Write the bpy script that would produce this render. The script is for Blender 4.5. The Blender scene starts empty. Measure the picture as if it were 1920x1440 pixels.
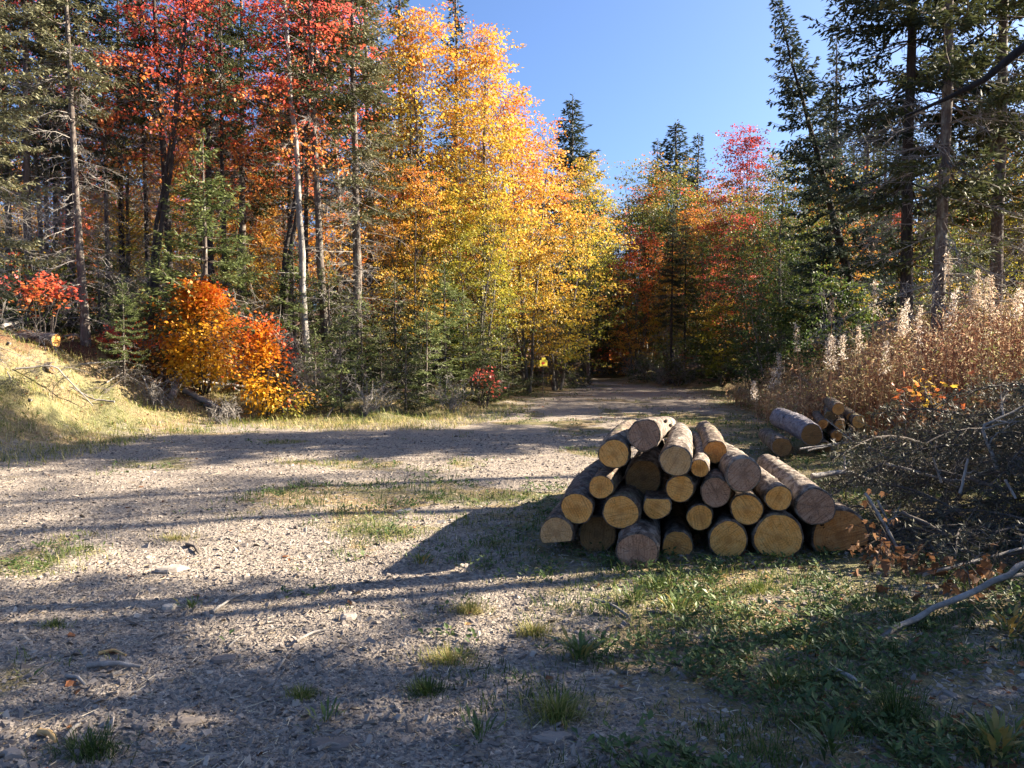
import bpy, math, random
import numpy as np
from mathutils import Vector, Matrix, Euler, Quaternion

rng = np.random.default_rng(11)
random.seed(11)
sc = bpy.context.scene
COL = sc.collection
PI = math.pi
F = 1507.0                      # focal length in pixels of the 1920 wide photograph
CAM_Z = 1.6
PITCH = math.radians(2.47)

# ------------------------------------------------------------------ small maths
def smooth(a, b, x):
    t = np.clip((np.asarray(x, float) - a) / (b - a), 0, 1)
    return t * t * (3 - 2 * t)

def _hash(ix, iy, s):
    n = (ix * 374761393 + iy * 668265263 + s * 974634541) & 0x7fffffff
    n = ((n ^ (n >> 13)) * 1274126177) & 0x7fffffff
    return ((n ^ (n >> 16)) & 0xffff) / 65535.0

def vnoise(x, y, s=0):
    x = np.asarray(x, float); y = np.asarray(y, float)
    ix = np.floor(x).astype(np.int64); iy = np.floor(y).astype(np.int64)
    fx = x - ix; fy = y - iy
    fx = fx * fx * (3 - 2 * fx); fy = fy * fy * (3 - 2 * fy)
    a = _hash(ix, iy, s); b = _hash(ix + 1, iy, s); c = _hash(ix, iy + 1, s); d = _hash(ix + 1, iy + 1, s)
    return (a * (1 - fx) + b * fx) * (1 - fy) + (c * (1 - fx) + d * fx) * fy

def fbm(x, y, s=0, o=4):
    r = 0; a = .5; t = 0
    for k in range(o):
        r = r + a * vnoise(x * 2 ** k, y * 2 ** k, s + k * 7); t += a; a *= .5
    return r / t

def unit(v):
    return v / np.maximum(np.linalg.norm(v, axis=-1, keepdims=True), 1e-9)

def pix(u, v, depth):
    """point on the photo's sight line through pixel (u, v) at the given distance ahead"""
    a = (u - 960) / F; b = (720 - v) / F
    d = np.array([a, math.cos(PITCH) + b * math.sin(PITCH), -math.sin(PITCH) + b * math.cos(PITCH)])
    return np.array([0, 0, CAM_Z]) + d * (depth / d[1])

# ------------------------------------------------------------------ terrain shape
CLEAR = np.array([(-9.5, -30), (-8.6, 8), (-7.6, 12), (-7.3, 15), (-6.0, 17.6), (-2.2, 16.6), (-1.1, 19.3), (.3, 25),
                  (3.0, 37), (2.6, 43), (4.8, 45), (5.3, 37.5), (7.2, 32), (7.0, 27), (5.6, 19), (4.1, 13), (4.3, 9), (4.1, 6),
                  (4.4, 3), (5, -30)], float)

def clear_dist(x, y):
    """signed distance to the edge of the clearing, negative inside"""
    x = np.asarray(x, float); y = np.asarray(y, float)
    shp = x.shape; p = np.stack([x.ravel(), y.ravel()], 1)
    best = np.full(len(p), 1e9); inside = np.zeros(len(p), bool)
    n = len(CLEAR)
    for i in range(n):
        a = CLEAR[i]; b = CLEAR[(i + 1) % n]
        ab = b - a
        t = np.clip(((p - a) @ ab) / (ab @ ab), 0, 1)
        d = np.linalg.norm(p - (a + t[:, None] * ab), axis=1)
        best = np.minimum(best, d)
        c = ((a[1] > p[:, 1]) != (b[1] > p[:, 1]))
        if a[1] != b[1]:
            xi = (b[0] - a[0]) * (p[:, 1] - a[1]) / (b[1] - a[1]) + a[0]
            inside ^= c & (p[:, 0] < xi)
    return np.where(inside, -best, best).reshape(shp)

def height(x, y):
    x = np.asarray(x, float); y = np.asarray(y, float)
    d = clear_dist(x, y)
    px = 960 + F * x / np.maximum(y, 2.5)
    B = np.interp(px, [-900, 0, 200, 450, 700, 1000, 1100, 1400, 1600, 1800, 2500],
                  [2.1, 2.0, 1.6, .95, .5, .4, .3, .4, .55, .75, .8])
    h = B * smooth(0, 1, (d + .3) / np.interp(px, [0, 300, 600], [3.8, 4.8, 5.5])) + .045 * np.maximum(0, y - 62) + .04 * np.maximum(0, np.abs(x) - 60)
    h = h + smooth(0, 3, d) * (fbm(x * .45, y * .45, 5) - .5) * .6 + smooth(0, 2, d) * ((fbm(x * 1.4, y * 1.4, 15, 3) - .5) * .75 + (fbm(x * 4, y * 4, 17, 2) - .5) * .16)
    h = h + (fbm(x * .5, y * .5, 21, 3) - .5) * .10 + (fbm(x * 3, y * 3, 9, 2) - .5) * .022
    return h

def H(x, y):
    return float(height(np.array([x]), np.array([y]))[0])

# ------------------------------------------------------------------ mesh builder
class MB:
    def __init__(s):
        s.v = []; s.n = 0; s.blocks = []
    def add(s, verts, faces, tint=0.5, mi=0):
        verts = np.asarray(verts, float).reshape(-1, 3); faces = np.asarray(faces, np.int64)
        if len(faces) == 0: return
        t = np.broadcast_to(np.asarray(tint, float), (len(faces),)).copy()
        s.v.append(verts); s.blocks.append((faces + s.n, t, mi)); s.n += len(verts)
    def mesh(s, name, mats=(), smoothed=False):
        me = bpy.data.meshes.new(name)
        V = np.concatenate(s.v)
        loops = np.concatenate([b[0].ravel() for b in s.blocks])
        tot = np.concatenate([np.full(len(b[0]), b[0].shape[1]) for b in s.blocks])
        start = np.concatenate([[0], np.cumsum(tot)[:-1]])
        tint = np.concatenate([b[1] for b in s.blocks])
        mi = np.concatenate([np.full(len(b[0]), b[2]) for b in s.blocks])
        me.vertices.add(len(V)); me.vertices.foreach_set('co', V.astype(np.float32).ravel())
        me.loops.add(len(loops)); me.loops.foreach_set('vertex_index', loops.astype(np.int32))
        me.polygons.add(len(tot)); me.polygons.foreach_set('loop_start', start.astype(np.int32))
        me.polygons.foreach_set('material_index', mi.astype(np.int32))
        me.polygons.foreach_set('use_smooth', np.full(len(tot), smoothed))
        at = me.attributes.new('tint', 'FLOAT', 'FACE'); at.data.foreach_set('value', tint.astype(np.float32))
        me.update(calc_edges=True)
        for m in mats: me.materials.append(m)
        return me

def frame(d):
    d = unit(d)
    ref = np.where(np.abs(d[..., 2:3]) > .9, np.array([1.0, 0, 0]), np.array([0, 0, 1.0]))
    a = unit(np.cross(d, ref)); b = np.cross(d, a)
    return a, b

def tube(mb, pts, rad, sides=8, tint=.5, cap=True, mi=0, wob=0.0):
    pts = np.asarray(pts, float); rad = np.broadcast_to(np.asarray(rad, float), (len(pts),))
    d = np.gradient(pts, axis=0); a, b = frame(d)
    for i in range(1, len(pts)):                                   # keep the frame from flipping
        if a[i] @ a[i - 1] < 0: a[i] = -a[i]; b[i] = -b[i]
    th = np.linspace(0, 2 * PI, sides, endpoint=False)
    r = rad[:, None] * (1 + wob * rng.normal(size=(len(pts), sides)))
    V = pts[:, None, :] + r[:, :, None] * (np.cos(th)[None, :, None] * a[:, None, :] + np.sin(th)[None, :, None] * b[:, None, :])
    k = len(pts); i = np.arange(k - 1)[:, None]; j = np.arange(sides)[None, :]; jn = (j + 1) % sides
    Fq = np.stack([i * sides + j, i * sides + jn, (i + 1) * sides + jn, (i + 1) * sides + j], -1).reshape(-1, 4)
    mb.add(V.reshape(-1, 3), Fq, tint, mi)
    if cap:
        for e in (0, k - 1):
            mb.add(V[e], [list(range(sides))], tint, mi)

def sticks(mb, P0, P1, r0, r1, tint=.5, mi=0, sides=3):
    P0 = np.asarray(P0, float); P1 = np.asarray(P1, float); n = len(P0)
    if n == 0: return
    a, b = frame(P1 - P0)
    r0 = np.broadcast_to(np.asarray(r0, float), (n,)); r1 = np.broadcast_to(np.asarray(r1, float), (n,))
    th = np.linspace(0, 2 * PI, sides, endpoint=False)
    o = np.cos(th)[None, :, None] * a[:, None, :] + np.sin(th)[None, :, None] * b[:, None, :]
    V = np.concatenate([P0[:, None] + o * r0[:, None, None], P1[:, None] + o * r1[:, None, None]], 1)
    base = np.arange(n)[:, None, None] * (2 * sides)
    j = np.arange(sides); jn = (j + 1) % sides
    q = np.stack([j, jn, sides + jn, sides + j], -1)[None]
    t = np.broadcast_to(np.asarray(tint, float), (n,))
    mb.add(V.reshape(-1, 3), (base + q).reshape(-1, 4), np.repeat(t, sides), mi)

def kites(mb, C, D, N, L, W, tint=.5, mi=0, wide=.45, bend=0.0):
    """flat four-cornered leaves from base C along D, facing N"""
    C = np.asarray(C, float); n = len(C)
    if n == 0: return
    D = unit(D); S = unit(np.cross(D, N)); Nn = np.cross(S, D)
    L = np.broadcast_to(np.asarray(L, float), (n,))[:, None]; W = np.broadcast_to(np.asarray(W, float), (n,))[:, None]
    m = C + D * L * wide + Nn * L * bend
    V = np.stack([C, m + S * W * .5, C + D * L, m - S * W * .5], 1)
    mb.add(V.reshape(-1, 3), np.arange(n * 4).reshape(n, 4), tint, mi)

LOBE = np.array([(0, 0), (.34, .06), (.30, .30), (.52, .52), (.22, .58), (0, 1.0), (-.22, .58), (-.52, .52), (-.30, .30), (-.34, .06)])
def lobed(mb, C, D, N, L, tint=.5, mi=0, curl=.12):
    """maple leaves with five points"""
    C = np.asarray(C, float); n = len(C)
    if n == 0: return
    D = unit(D); S = unit(np.cross(D, N)); Nn = np.cross(S, D)
    L = np.broadcast_to(np.asarray(L, float), (n,))
    k = len(LOBE)
    cz = -np.abs(LOBE[:, 0]) * curl * 2 - LOBE[:, 1] ** 2 * curl
    V = C[:, None] + L[:, None, None] * (LOBE[None, :, 1:2] * D[:, None] + LOBE[None, :, 0:1] * S[:, None] + cz[None, :, None] * Nn[:, None])
    mb.add(V.reshape(-1, 3), np.arange(n * k).reshape(n, k), tint, mi)

def blades(mb, P, D, L, W, lean, tint=.5, mi=0):
    """grass blades: root P, lean direction D (horizontal), two bent segments"""
    n = len(P)
    if n == 0: return
    D = unit(D); up = np.array([0, 0, 1.0]); S = np.cross(D, up)
    L = np.broadcast_to(L, (n,))[:, None]; W = np.broadcast_to(W, (n,))[:, None]; lean = np.broadcast_to(lean, (n,))[:, None]
    m = P + up * L * .6 * np.cos(lean * .5) + D * L * .6 * np.sin(lean * .5)
    t = m + up * L * .5 * np.cos(lean * 1.4) + D * L * .5 * np.sin(lean * 1.4)
    V = np.stack([P - S * W * .5, P + S * W * .5, m + S * W * .4, m - S * W * .4, t], 1)
    b = np.arange(n)[:, None] * 5
    tt = np.broadcast_to(np.asarray(tint, float), (n,))
    mb.add(V.reshape(-1, 3), b + np.array([[0, 1, 2, 3]]), tt, mi)
    mb.add(np.zeros((0, 3)), (b + np.array([[3, 2, 4]])) - 5 * n, tt, mi)

# ------------------------------------------------------------------ materials
def new_mat(name):
    m = bpy.data.materials.new(name); m.use_nodes = True
    nt = m.node_tree; nt.nodes.clear()
    out = nt.nodes.new('ShaderNodeOutputMaterial')
    return m, nt, out

def ramp(nt, fac, stops, interp='LINEAR'):
    r = nt.nodes.new('ShaderNodeValToRGB'); cr = r.color_ramp; cr.interpolation = interp
    while len(cr.elements) < len(stops): cr.elements.new(0.5)
    for e, (p, c) in zip(cr.elements, stops):
        e.position = p; e.color = (*c, 1)
    if fac is not None: nt.links.new(fac, r.inputs['Fac'])
    return r.outputs['Color']

def noise(nt, scale, vec=None, detail=4, rough=.6, dims='3D', w=None):
    n = nt.nodes.new('ShaderNodeTexNoise'); n.noise_dimensions = dims
    n.inputs['Scale'].default_value = scale; n.inputs['Detail'].default_value = detail; n.inputs['Roughness'].default_value = rough
    if vec is not None: nt.links.new(vec, n.inputs['Vector'])
    if w is not None: nt.links.new(w, n.inputs['W'])
    return n.outputs['Fac']

def math_n(nt, op, a, b=None, c=None, clamp=False):
    n = nt.nodes.new('ShaderNodeMath'); n.operation = op; n.use_clamp = clamp
    for i, v in enumerate((a, b, c)):
        if v is None: continue
        if isinstance(v, (int, float)): n.inputs[i].default_value = v
        else: nt.links.new(v, n.inputs[i])
    return n.outputs[0]

def mixc(nt, fac, a, b, mode='MIX'):
    n = nt.nodes.new('ShaderNodeMix'); n.data_type = 'RGBA'; n.blend_type = mode
    for sock, v in ((n.inputs[0], fac), (n.inputs[6], a), (n.inputs[7], b)):
        if isinstance(v, (int, float)): sock.default_value = v
        elif isinstance(v, tuple): sock.default_value = (*v, 1)
        else: nt.links.new(v, sock)
    return n.outputs[2]

def coords(nt, scale=(1, 1, 1), kind='Object'):
    t = nt.nodes.new('ShaderNodeTexCoord'); m = nt.nodes.new('ShaderNodeMapping')
    m.inputs['Scale'].default_value = scale
    nt.links.new(t.outputs[kind], m.inputs['Vector'])
    return m.outputs['Vector']

def bump(nt, h, strength=.5, dist=.02):
    b = nt.nodes.new('ShaderNodeBump'); b.inputs['Strength'].default_value = strength; b.inputs['Distance'].default_value = dist
    nt.links.new(h, b.inputs['Height'])
    return b.outputs['Normal']

def principled(nt, out, color, rough=.8, spec=.3, normal=None):
    p = nt.nodes.new('ShaderNodeBsdfPrincipled')
    if isinstance(color, tuple): p.inputs['Base Color'].default_value = (*color, 1)
    else: nt.links.new(color, p.inputs['Base Color'])
    if isinstance(rough, (int, float)): p.inputs['Roughness'].default_value = rough
    else: nt.links.new(rough, p.inputs['Roughness'])
    p.inputs['Specular IOR Level'].default_value = spec
    if normal is not None: nt.links.new(normal, p.inputs['Normal'])
    if out is not None: nt.links.new(p.outputs[0], out.inputs[0])
    return p

def tint_attr(nt):
    a = nt.nodes.new('ShaderNodeAttribute'); a.attribute_name = 'tint'
    return a.outputs['Fac']

def leaf_mat(name, stops, trans=.4, rough=.5, spec=.35, interp='LINEAR'):
    m, nt, out = new_mat(name)
    t = tint_attr(nt)
    oi = nt.nodes.new('ShaderNodeObjectInfo')
    t2 = math_n(nt, 'ADD', t, math_n(nt, 'MULTIPLY', math_n(nt, 'SUBTRACT', oi.outputs['Random'], .5), .14), clamp=True)
    c = ramp(nt, t2, stops, interp)
    p = principled(nt, None, c, rough, spec)
    tr = nt.nodes.new('ShaderNodeBsdfTranslucent'); nt.links.new(c, tr.inputs['Color'])
    mx = nt.nodes.new('ShaderNodeMixShader'); mx.inputs[0].default_value = trans
    nt.links.new(p.outputs[0], mx.inputs[1]); nt.links.new(tr.outputs[0], mx.inputs[2]); nt.links.new(mx.outputs[0], out.inputs[0])
    return m

def bark_mat(name, dark, light, sc_=(9, 9, 2.2), lichen=None, strength=.7):
    m, nt, out = new_mat(name)
    v = coords(nt, sc_)
    n1 = noise(nt, 1.6, v, 6, .7); n2 = noise(nt, 7, v, 3, .6)
    c = ramp(nt, n1, [(.32, dark), (.55, tuple((a + b) / 2 for a, b in zip(dark, light))), (.72, light)])
    if lichen:
        n3 = noise(nt, 3.1, coords(nt, (3, 3, 1.5)), 4, .6)
        f = math_n(nt, 'MULTIPLY', math_n(nt, 'SUBTRACT', n3, .52), 7, clamp=True)
        c = mixc(nt, f, c, lichen)
    h = math_n(nt, 'ADD', n1, math_n(nt, 'MULTIPLY', n2, .5))
    principled(nt, out, c, .9, .2, bump(nt, h, strength, .03))
    return m

M = {}
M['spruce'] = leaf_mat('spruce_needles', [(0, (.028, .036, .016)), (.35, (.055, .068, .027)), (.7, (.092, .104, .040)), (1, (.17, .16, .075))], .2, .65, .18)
M['spruce_blue'] = leaf_mat('dark_spruce_needles', [(0, (.022, .034, .024)), (.5, (.046, .064, .042)), (1, (.095, .115, .072))], .18, .65, .18)
M['fir'] = leaf_mat('young_fir_needles', [(0, (.045, .062, .02)), (.4, (.095, .125, .04)), (1, (.22, .25, .09))], .3, .6, .2)
M['spruce_pale'] = leaf_mat('pale_spruce_needles', [(0, (.05, .055, .025)), (.4, (.12, .125, .06)), (1, (.27, .25, .14))], .2, .6, .3)  # lighter needle tones than the plain spruce
M['red'] = leaf_mat('red_maple_leaves', [(0, (.56, .25, .05)), (.35, (.62, .14, .06)), (.7, (.66, .10, .08)), (1, (.66, .16, .12))], .45)
M['scarlet'] = leaf_mat('scarlet_maple_leaves', [(0, (.10, .12, .03)), (.4, (.30, .12, .04)), (.65, (.44, .05, .035)), (1, (.50, .07, .05))], .3)
M['redorange'] = leaf_mat('red_orange_leaves', [(0, (.66, .44, .07)), (.35, (.68, .28, .05)), (.65, (.66, .15, .05)), (1, (.68, .11, .08))], .45)
M['orange'] = leaf_mat('orange_leaves', [(0, (.46, .36, .05)), (.4, (.64, .38, .055)), (.75, (.66, .28, .05)), (1, (.62, .16, .05))], .45)
M['yellow'] = leaf_mat('yellow_maple_leaves', [(0, (.24, .26, .04)), (.25, (.50, .38, .05)), (.65, (.66, .40, .055)), (.88, (.66, .29, .05)), (1, (.60, .16, .05))], .45)
M['yellowgreen'] = leaf_mat('yellow_green_leaves', [(0, (.10, .13, .022)), (.45, (.30, .28, .035)), (.8, (.52, .40, .05)), (1, (.60, .26, .04))], .45)
M['mixed'] = leaf_mat('turning_maple_leaves', [(0, (.05, .08, .02)), (.6, (.115, .145, .032)), (.8, (.30, .26, .05)), (.93, (.48, .22, .045)), (1, (.55, .09, .04))], .4)
M['green'] = leaf_mat('green_maple_leaves', [(0, (.030, .055, .014)), (.5, (.060, .098, .022)), (.85, (.14, .17, .03)), (1, (.40, .26, .035))], .4)
M['bush'] = leaf_mat('orange_bush_leaves', [(0, (.60, .36, .02)), (.35, (.66, .30, .02)), (.6, (.64, .15, .02)), (.85, (.55, .06, .025)), (1, (.42, .03, .03))], .42)
M['brownleaf'] = leaf_mat('dead_brown_leaves', [(0, (.09, .045, .022)), (.5, (.20, .10, .05)), (1, (.40, .24, .13))], .25, .7, .2)
M['weed'] = leaf_mat('dry_weed_tissue', [(0, (.16, .075, .05)), (.22, (.33, .16, .10)), (.40, (.46, .31, .19)), (.56, (.52, .41, .24)), (.70, (.19, .21, .06)), (.84, (.55, .46, .33)), (1, (.80, .74, .66))], .4, .8, .1)
M['plume'] = leaf_mat('seed_fluff', [(0, (.42, .30, .20)), (.4, (.62, .52, .40)), (1, (.86, .80, .74))], .5, .9, .05)
M['grass'] = leaf_mat('grass_blades', [(0, (.030, .055, .014)), (.35, (.075, .12, .028)), (.6, (.20, .22, .05)), (.8, (.40, .33, .12)), (1, (.58, .48, .25))], .35, .6, .25)
M['herb'] = leaf_mat('low_weed_leaves', [(0, (.04, .07, .022)), (.5, (.09, .14, .04)), (.85, (.17, .21, .065)), (1, (.40, .26, .07))], .3, .5, .3)
M['litter'] = leaf_mat('fallen_leaf_litter', [(0, (.10, .05, .028)), (.4, (.24, .11, .055)), (.7, (.36, .15, .07)), (.88, (.48, .32, .14)), (1, (.62, .40, .08))], .2, .8, .15)
M['straw'] = leaf_mat('straw_bits', [(0, (.10, .07, .045)), (.5, (.34, .26, .16)), (1, (.66, .57, .42))], .1, .8, .15)
M['bark'] = bark_mat('spruce_bark', (.055, .042, .035), (.20, .165, .14), lichen=(.27, .26, .21))
M['bark_dark'] = bark_mat('dark_bark', (.026, .022, .02), (.10, .085, .075))
M['bark_shaded'] = bark_mat('shade_darkened_bark', (.012, .010, .009), (.045, .037, .032))  # near-black bark: shade on the hanging limb put into the colour
M['bark_maple'] = bark_mat('maple_bark', (.06, .05, .043), (.19, .17, .15), lichen=(.26, .25, .22))
M['bark_pale'] = bark_mat('pale_bark', (.22, .20, .18), (.48, .45, .40), lichen=(.12, .10, .09), strength=.4)
M['bark_snag'] = bark_mat('weathered_snag_bark', (.09, .08, .07), (.36, .33, .29), lichen=(.44, .42, .38), strength=.5)
M['deadwood'] = bark_mat('grey_dead_wood', (.14, .125, .11), (.40, .37, .33), (5, 5, 5), strength=.4)
M['deadwood_dark'] = bark_mat('dark_dead_wood', (.05, .042, .036), (.17, .145, .125), (5, 5, 5), strength=.4)
M['rawwood'] = bark_mat('raw_split_wood', (.34, .20, .08), (.60, .42, .20), (8, 8, 3), strength=.3)

# log bark: length runs along local Y
def log_bark(name, dark, mid, light, patch):
    m, nt, out = new_mat(name)
    oi = nt.nodes.new('ShaderNodeObjectInfo')
    tc = nt.nodes.new('ShaderNodeTexCoord')
    ad = nt.nodes.new('ShaderNodeVectorMath'); ad.operation = 'ADD'
    cb = nt.nodes.new('ShaderNodeCombineXYZ'); nt.links.new(math_n(nt, 'MULTIPLY', oi.outputs['Random'], 37), cb.inputs[1])
    nt.links.new(tc.outputs['Object'], ad.inputs[0]); nt.links.new(cb.outputs[0], ad.inputs[1])
    mp = nt.nodes.new('ShaderNodeMapping'); mp.inputs['Scale'].default_value = (1, .55, 1); nt.links.new(ad.outputs[0], mp.inputs[0])
    v = mp.outputs[0]
    n1 = noise(nt, 15, v, 8, .75); n2 = noise(nt, 3.6, ad.outputs[0], 4, .6)
    vo = nt.nodes.new('ShaderNodeTexVoronoi'); vo.inputs['Scale'].default_value = 26; nt.links.new(v, vo.inputs['Vector'])
    c = ramp(nt, n1, [(.36, dark), (.47, mid), (.60, light), (.72, tuple(min(1, q * 1.3) for q in light))])
    f = math_n(nt, 'MULTIPLY', math_n(nt, 'SUBTRACT', n2, .55), 9, clamp=True)
    c = mixc(nt, math_n(nt, 'MULTIPLY', f, .75), c, patch)
    h = math_n(nt, 'ADD', n1, math_n(nt, 'MULTIPLY', vo.outputs['Distance'], .55))
    principled(nt, out, c, .88, .25, bump(nt, h, .9, .02))
    return m
M['logbark'] = log_bark('log_bark', (.04, .03, .023), (.115, .088, .068), (.29, .245, .20), (.36, .33, .27))
M['logbark_dark'] = log_bark('mossy_log_bark', (.035, .026, .02), (.10, .072, .052), (.24, .19, .145), (.13, .125, .06))
M['logbark_grey'] = log_bark('grey_log_bark', (.09, .08, .085), (.17, .155, .165), (.26, .24, .25), (.20, .19, .20))

def cut_mat(name, base, ring, edge, dirt, rotten=0.0, cracks=.5):
    """sawn end grain, seen along local Y: rings about the pith, saw strokes, radial checks"""
    m, nt, out = new_mat(name)
    oi = nt.nodes.new('ShaderNodeObjectInfo')
    tc = nt.nodes.new('ShaderNodeTexCoord')
    rnd = math_n(nt, 'MULTIPLY', oi.outputs['Random'], 53)
    sep = nt.nodes.new('ShaderNodeSeparateXYZ'); nt.links.new(tc.outputs['Object'], sep.inputs[0])
    cb = nt.nodes.new('ShaderNodeCombineXYZ')
    nt.links.new(sep.outputs[0], cb.inputs[0]); nt.links.new(rnd, cb.inputs[1]); nt.links.new(sep.outputs[2], cb.inputs[2])
    v = cb.outputs[0]
    nlow = noise(nt, 4.5, v, 2, .5); nmid = noise(nt, 14, v, 4, .65); nfine = noise(nt, 90, v, 3, .7)
    r = math_n(nt, 'SQRT', math_n(nt, 'ADD', math_n(nt, 'POWER', sep.outputs[0], 2), math_n(nt, 'POWER', sep.outputs[2], 2)))
    rr = math_n(nt, 'ADD', r, math_n(nt, 'MULTIPLY', math_n(nt, 'SUBTRACT', nlow, .5), .045))
    rings = math_n(nt, 'SINE', math_n(nt, 'MULTIPLY', rr, 330))
    rf = math_n(nt, 'MULTIPLY', math_n(nt, 'ADD', rings, 1), .34)
    c = mixc(nt, rf, base, ring)
    # paler sapwood / stained heart in broad patches
    c = mixc(nt, math_n(nt, 'MULTIPLY', math_n(nt, 'SUBTRACT', nmid, .42), 2.8, clamp=True), c, dirt)
    hr = math_n(nt, 'MULTIPLY', math_n(nt, 'SUBTRACT', .042, rr), 40, clamp=True)
    c = mixc(nt, math_n(nt, 'MULTIPLY', hr, .45), c, edge)
    # saw strokes, slanting
    vr = nt.nodes.new('ShaderNodeVectorRotate'); vr.rotation_type = 'Y_AXIS'; nt.links.new(v, vr.inputs['Vector']); nt.links.new(math_n(nt, 'MULTIPLY', oi.outputs['Random'], 40), vr.inputs['Angle'])
    ang = nt.nodes.new('ShaderNodeMapping'); nt.links.new(vr.outputs[0], ang.inputs[0]); ang.inputs['Scale'].default_value = (6, 1, 130)
    saw = noise(nt, 1.0, ang.outputs[0], 2, .5)
    c = mixc(nt, math_n(nt, 'MULTIPLY', math_n(nt, 'SUBTRACT', saw, .48), 3.0, clamp=True), c, edge)
    # radial checks
    at = math_n(nt, 'ARCTAN2', sep.outputs[0], sep.outputs[2])
    cr = nt.nodes.new('ShaderNodeCombineXYZ'); nt.links.new(math_n(nt, 'MULTIPLY', at, 2.1), cr.inputs[0]); nt.links.new(math_n(nt, 'MULTIPLY', r, 3), cr.inputs[1]); nt.links.new(rnd, cr.inputs[2])
    ck = noise(nt, 1.9, cr.outputs[0], 3, .6)
    line = math_n(nt, 'LESS_THAN', math_n(nt, 'ABSOLUTE', math_n(nt, 'SUBTRACT', ck, .5)), .007 * cracks * 2)
    c = mixc(nt, math_n(nt, 'MULTIPLY', line, .6), c, tuple(q * .25 for q in edge))
    h = math_n(nt, 'ADD', math_n(nt, 'MULTIPLY', saw, .8), math_n(nt, 'ADD', math_n(nt, 'MULTIPLY', nfine, .5), math_n(nt, 'MULTIPLY', line, -1.5)))
    if rotten:
        holes = nt.nodes.new('ShaderNodeTexVoronoi'); holes.inputs['Scale'].default_value = 19
        mp = nt.nodes.new('ShaderNodeMapping'); nt.links.new(v, mp.inputs[0]); mp.inputs['Scale'].default_value = (.8, 1, 1.7)
        dst = nt.nodes.new('ShaderNodeVectorMath'); dst.operation = 'ADD'
        nv = nt.nodes.new('ShaderNodeTexNoise'); nv.inputs['Scale'].default_value = 9; nt.links.new(v, nv.inputs['Vector'])
        nt.links.new(mp.outputs[0], dst.inputs[0])
        sc2 = nt.nodes.new('ShaderNodeVectorMath'); sc2.operation = 'SCALE'; sc2.inputs['Scale'].default_value = .12; nt.links.new(nv.outputs['Color'], sc2.inputs[0]); nt.links.new(sc2.outputs[0], dst.inputs[1])
        nt.links.new(dst.outputs[0], holes.inputs['Vector'])
        hf = math_n(nt, 'MULTIPLY', math_n(nt, 'LESS_THAN', holes.outputs['Distance'], .30), math_n(nt, 'GREATER_THAN', nlow, .47))
        c = mixc(nt, hf, c, (.035, .02, .012)); h = math_n(nt, 'SUBTRACT', h, math_n(nt, 'MULTIPLY', hf, 3))
    principled(nt, out, c, .85, .2, bump(nt, h, .5, .006))
    return m
M['cut_yellow'] = cut_mat('fresh_yellow_cut', (.80, .385, .095), (.60, .25, .055), (.40, .16, .04), (.82, .48, .17))
M['cut_orange'] = cut_mat('orange_cut', (.66, .30, .075), (.47, .19, .045), (.30, .12, .04), (.62, .35, .12))
M['cut_pale'] = cut_mat('pale_dusty_cut', (.60, .35, .145), (.46, .25, .10), (.32, .17, .07), (.62, .41, .21))
M['cut_grey'] = cut_mat('weathered_brown_cut', (.40, .23, .14), (.29, .16, .095), (.19, .10, .06), (.46, .30, .20), cracks=.9)
M['cut_brown'] = cut_mat('dark_brown_cut', (.30, .17, .065), (.21, .11, .04), (.12, .065, .03), (.27, .17, .08))
M['cut_rotten'] = cut_mat('rotten_orange_cut', (.52, .23, .07), (.38, .155, .045), (.26, .10, .035), (.54, .30, .12), rotten=1)

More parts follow.
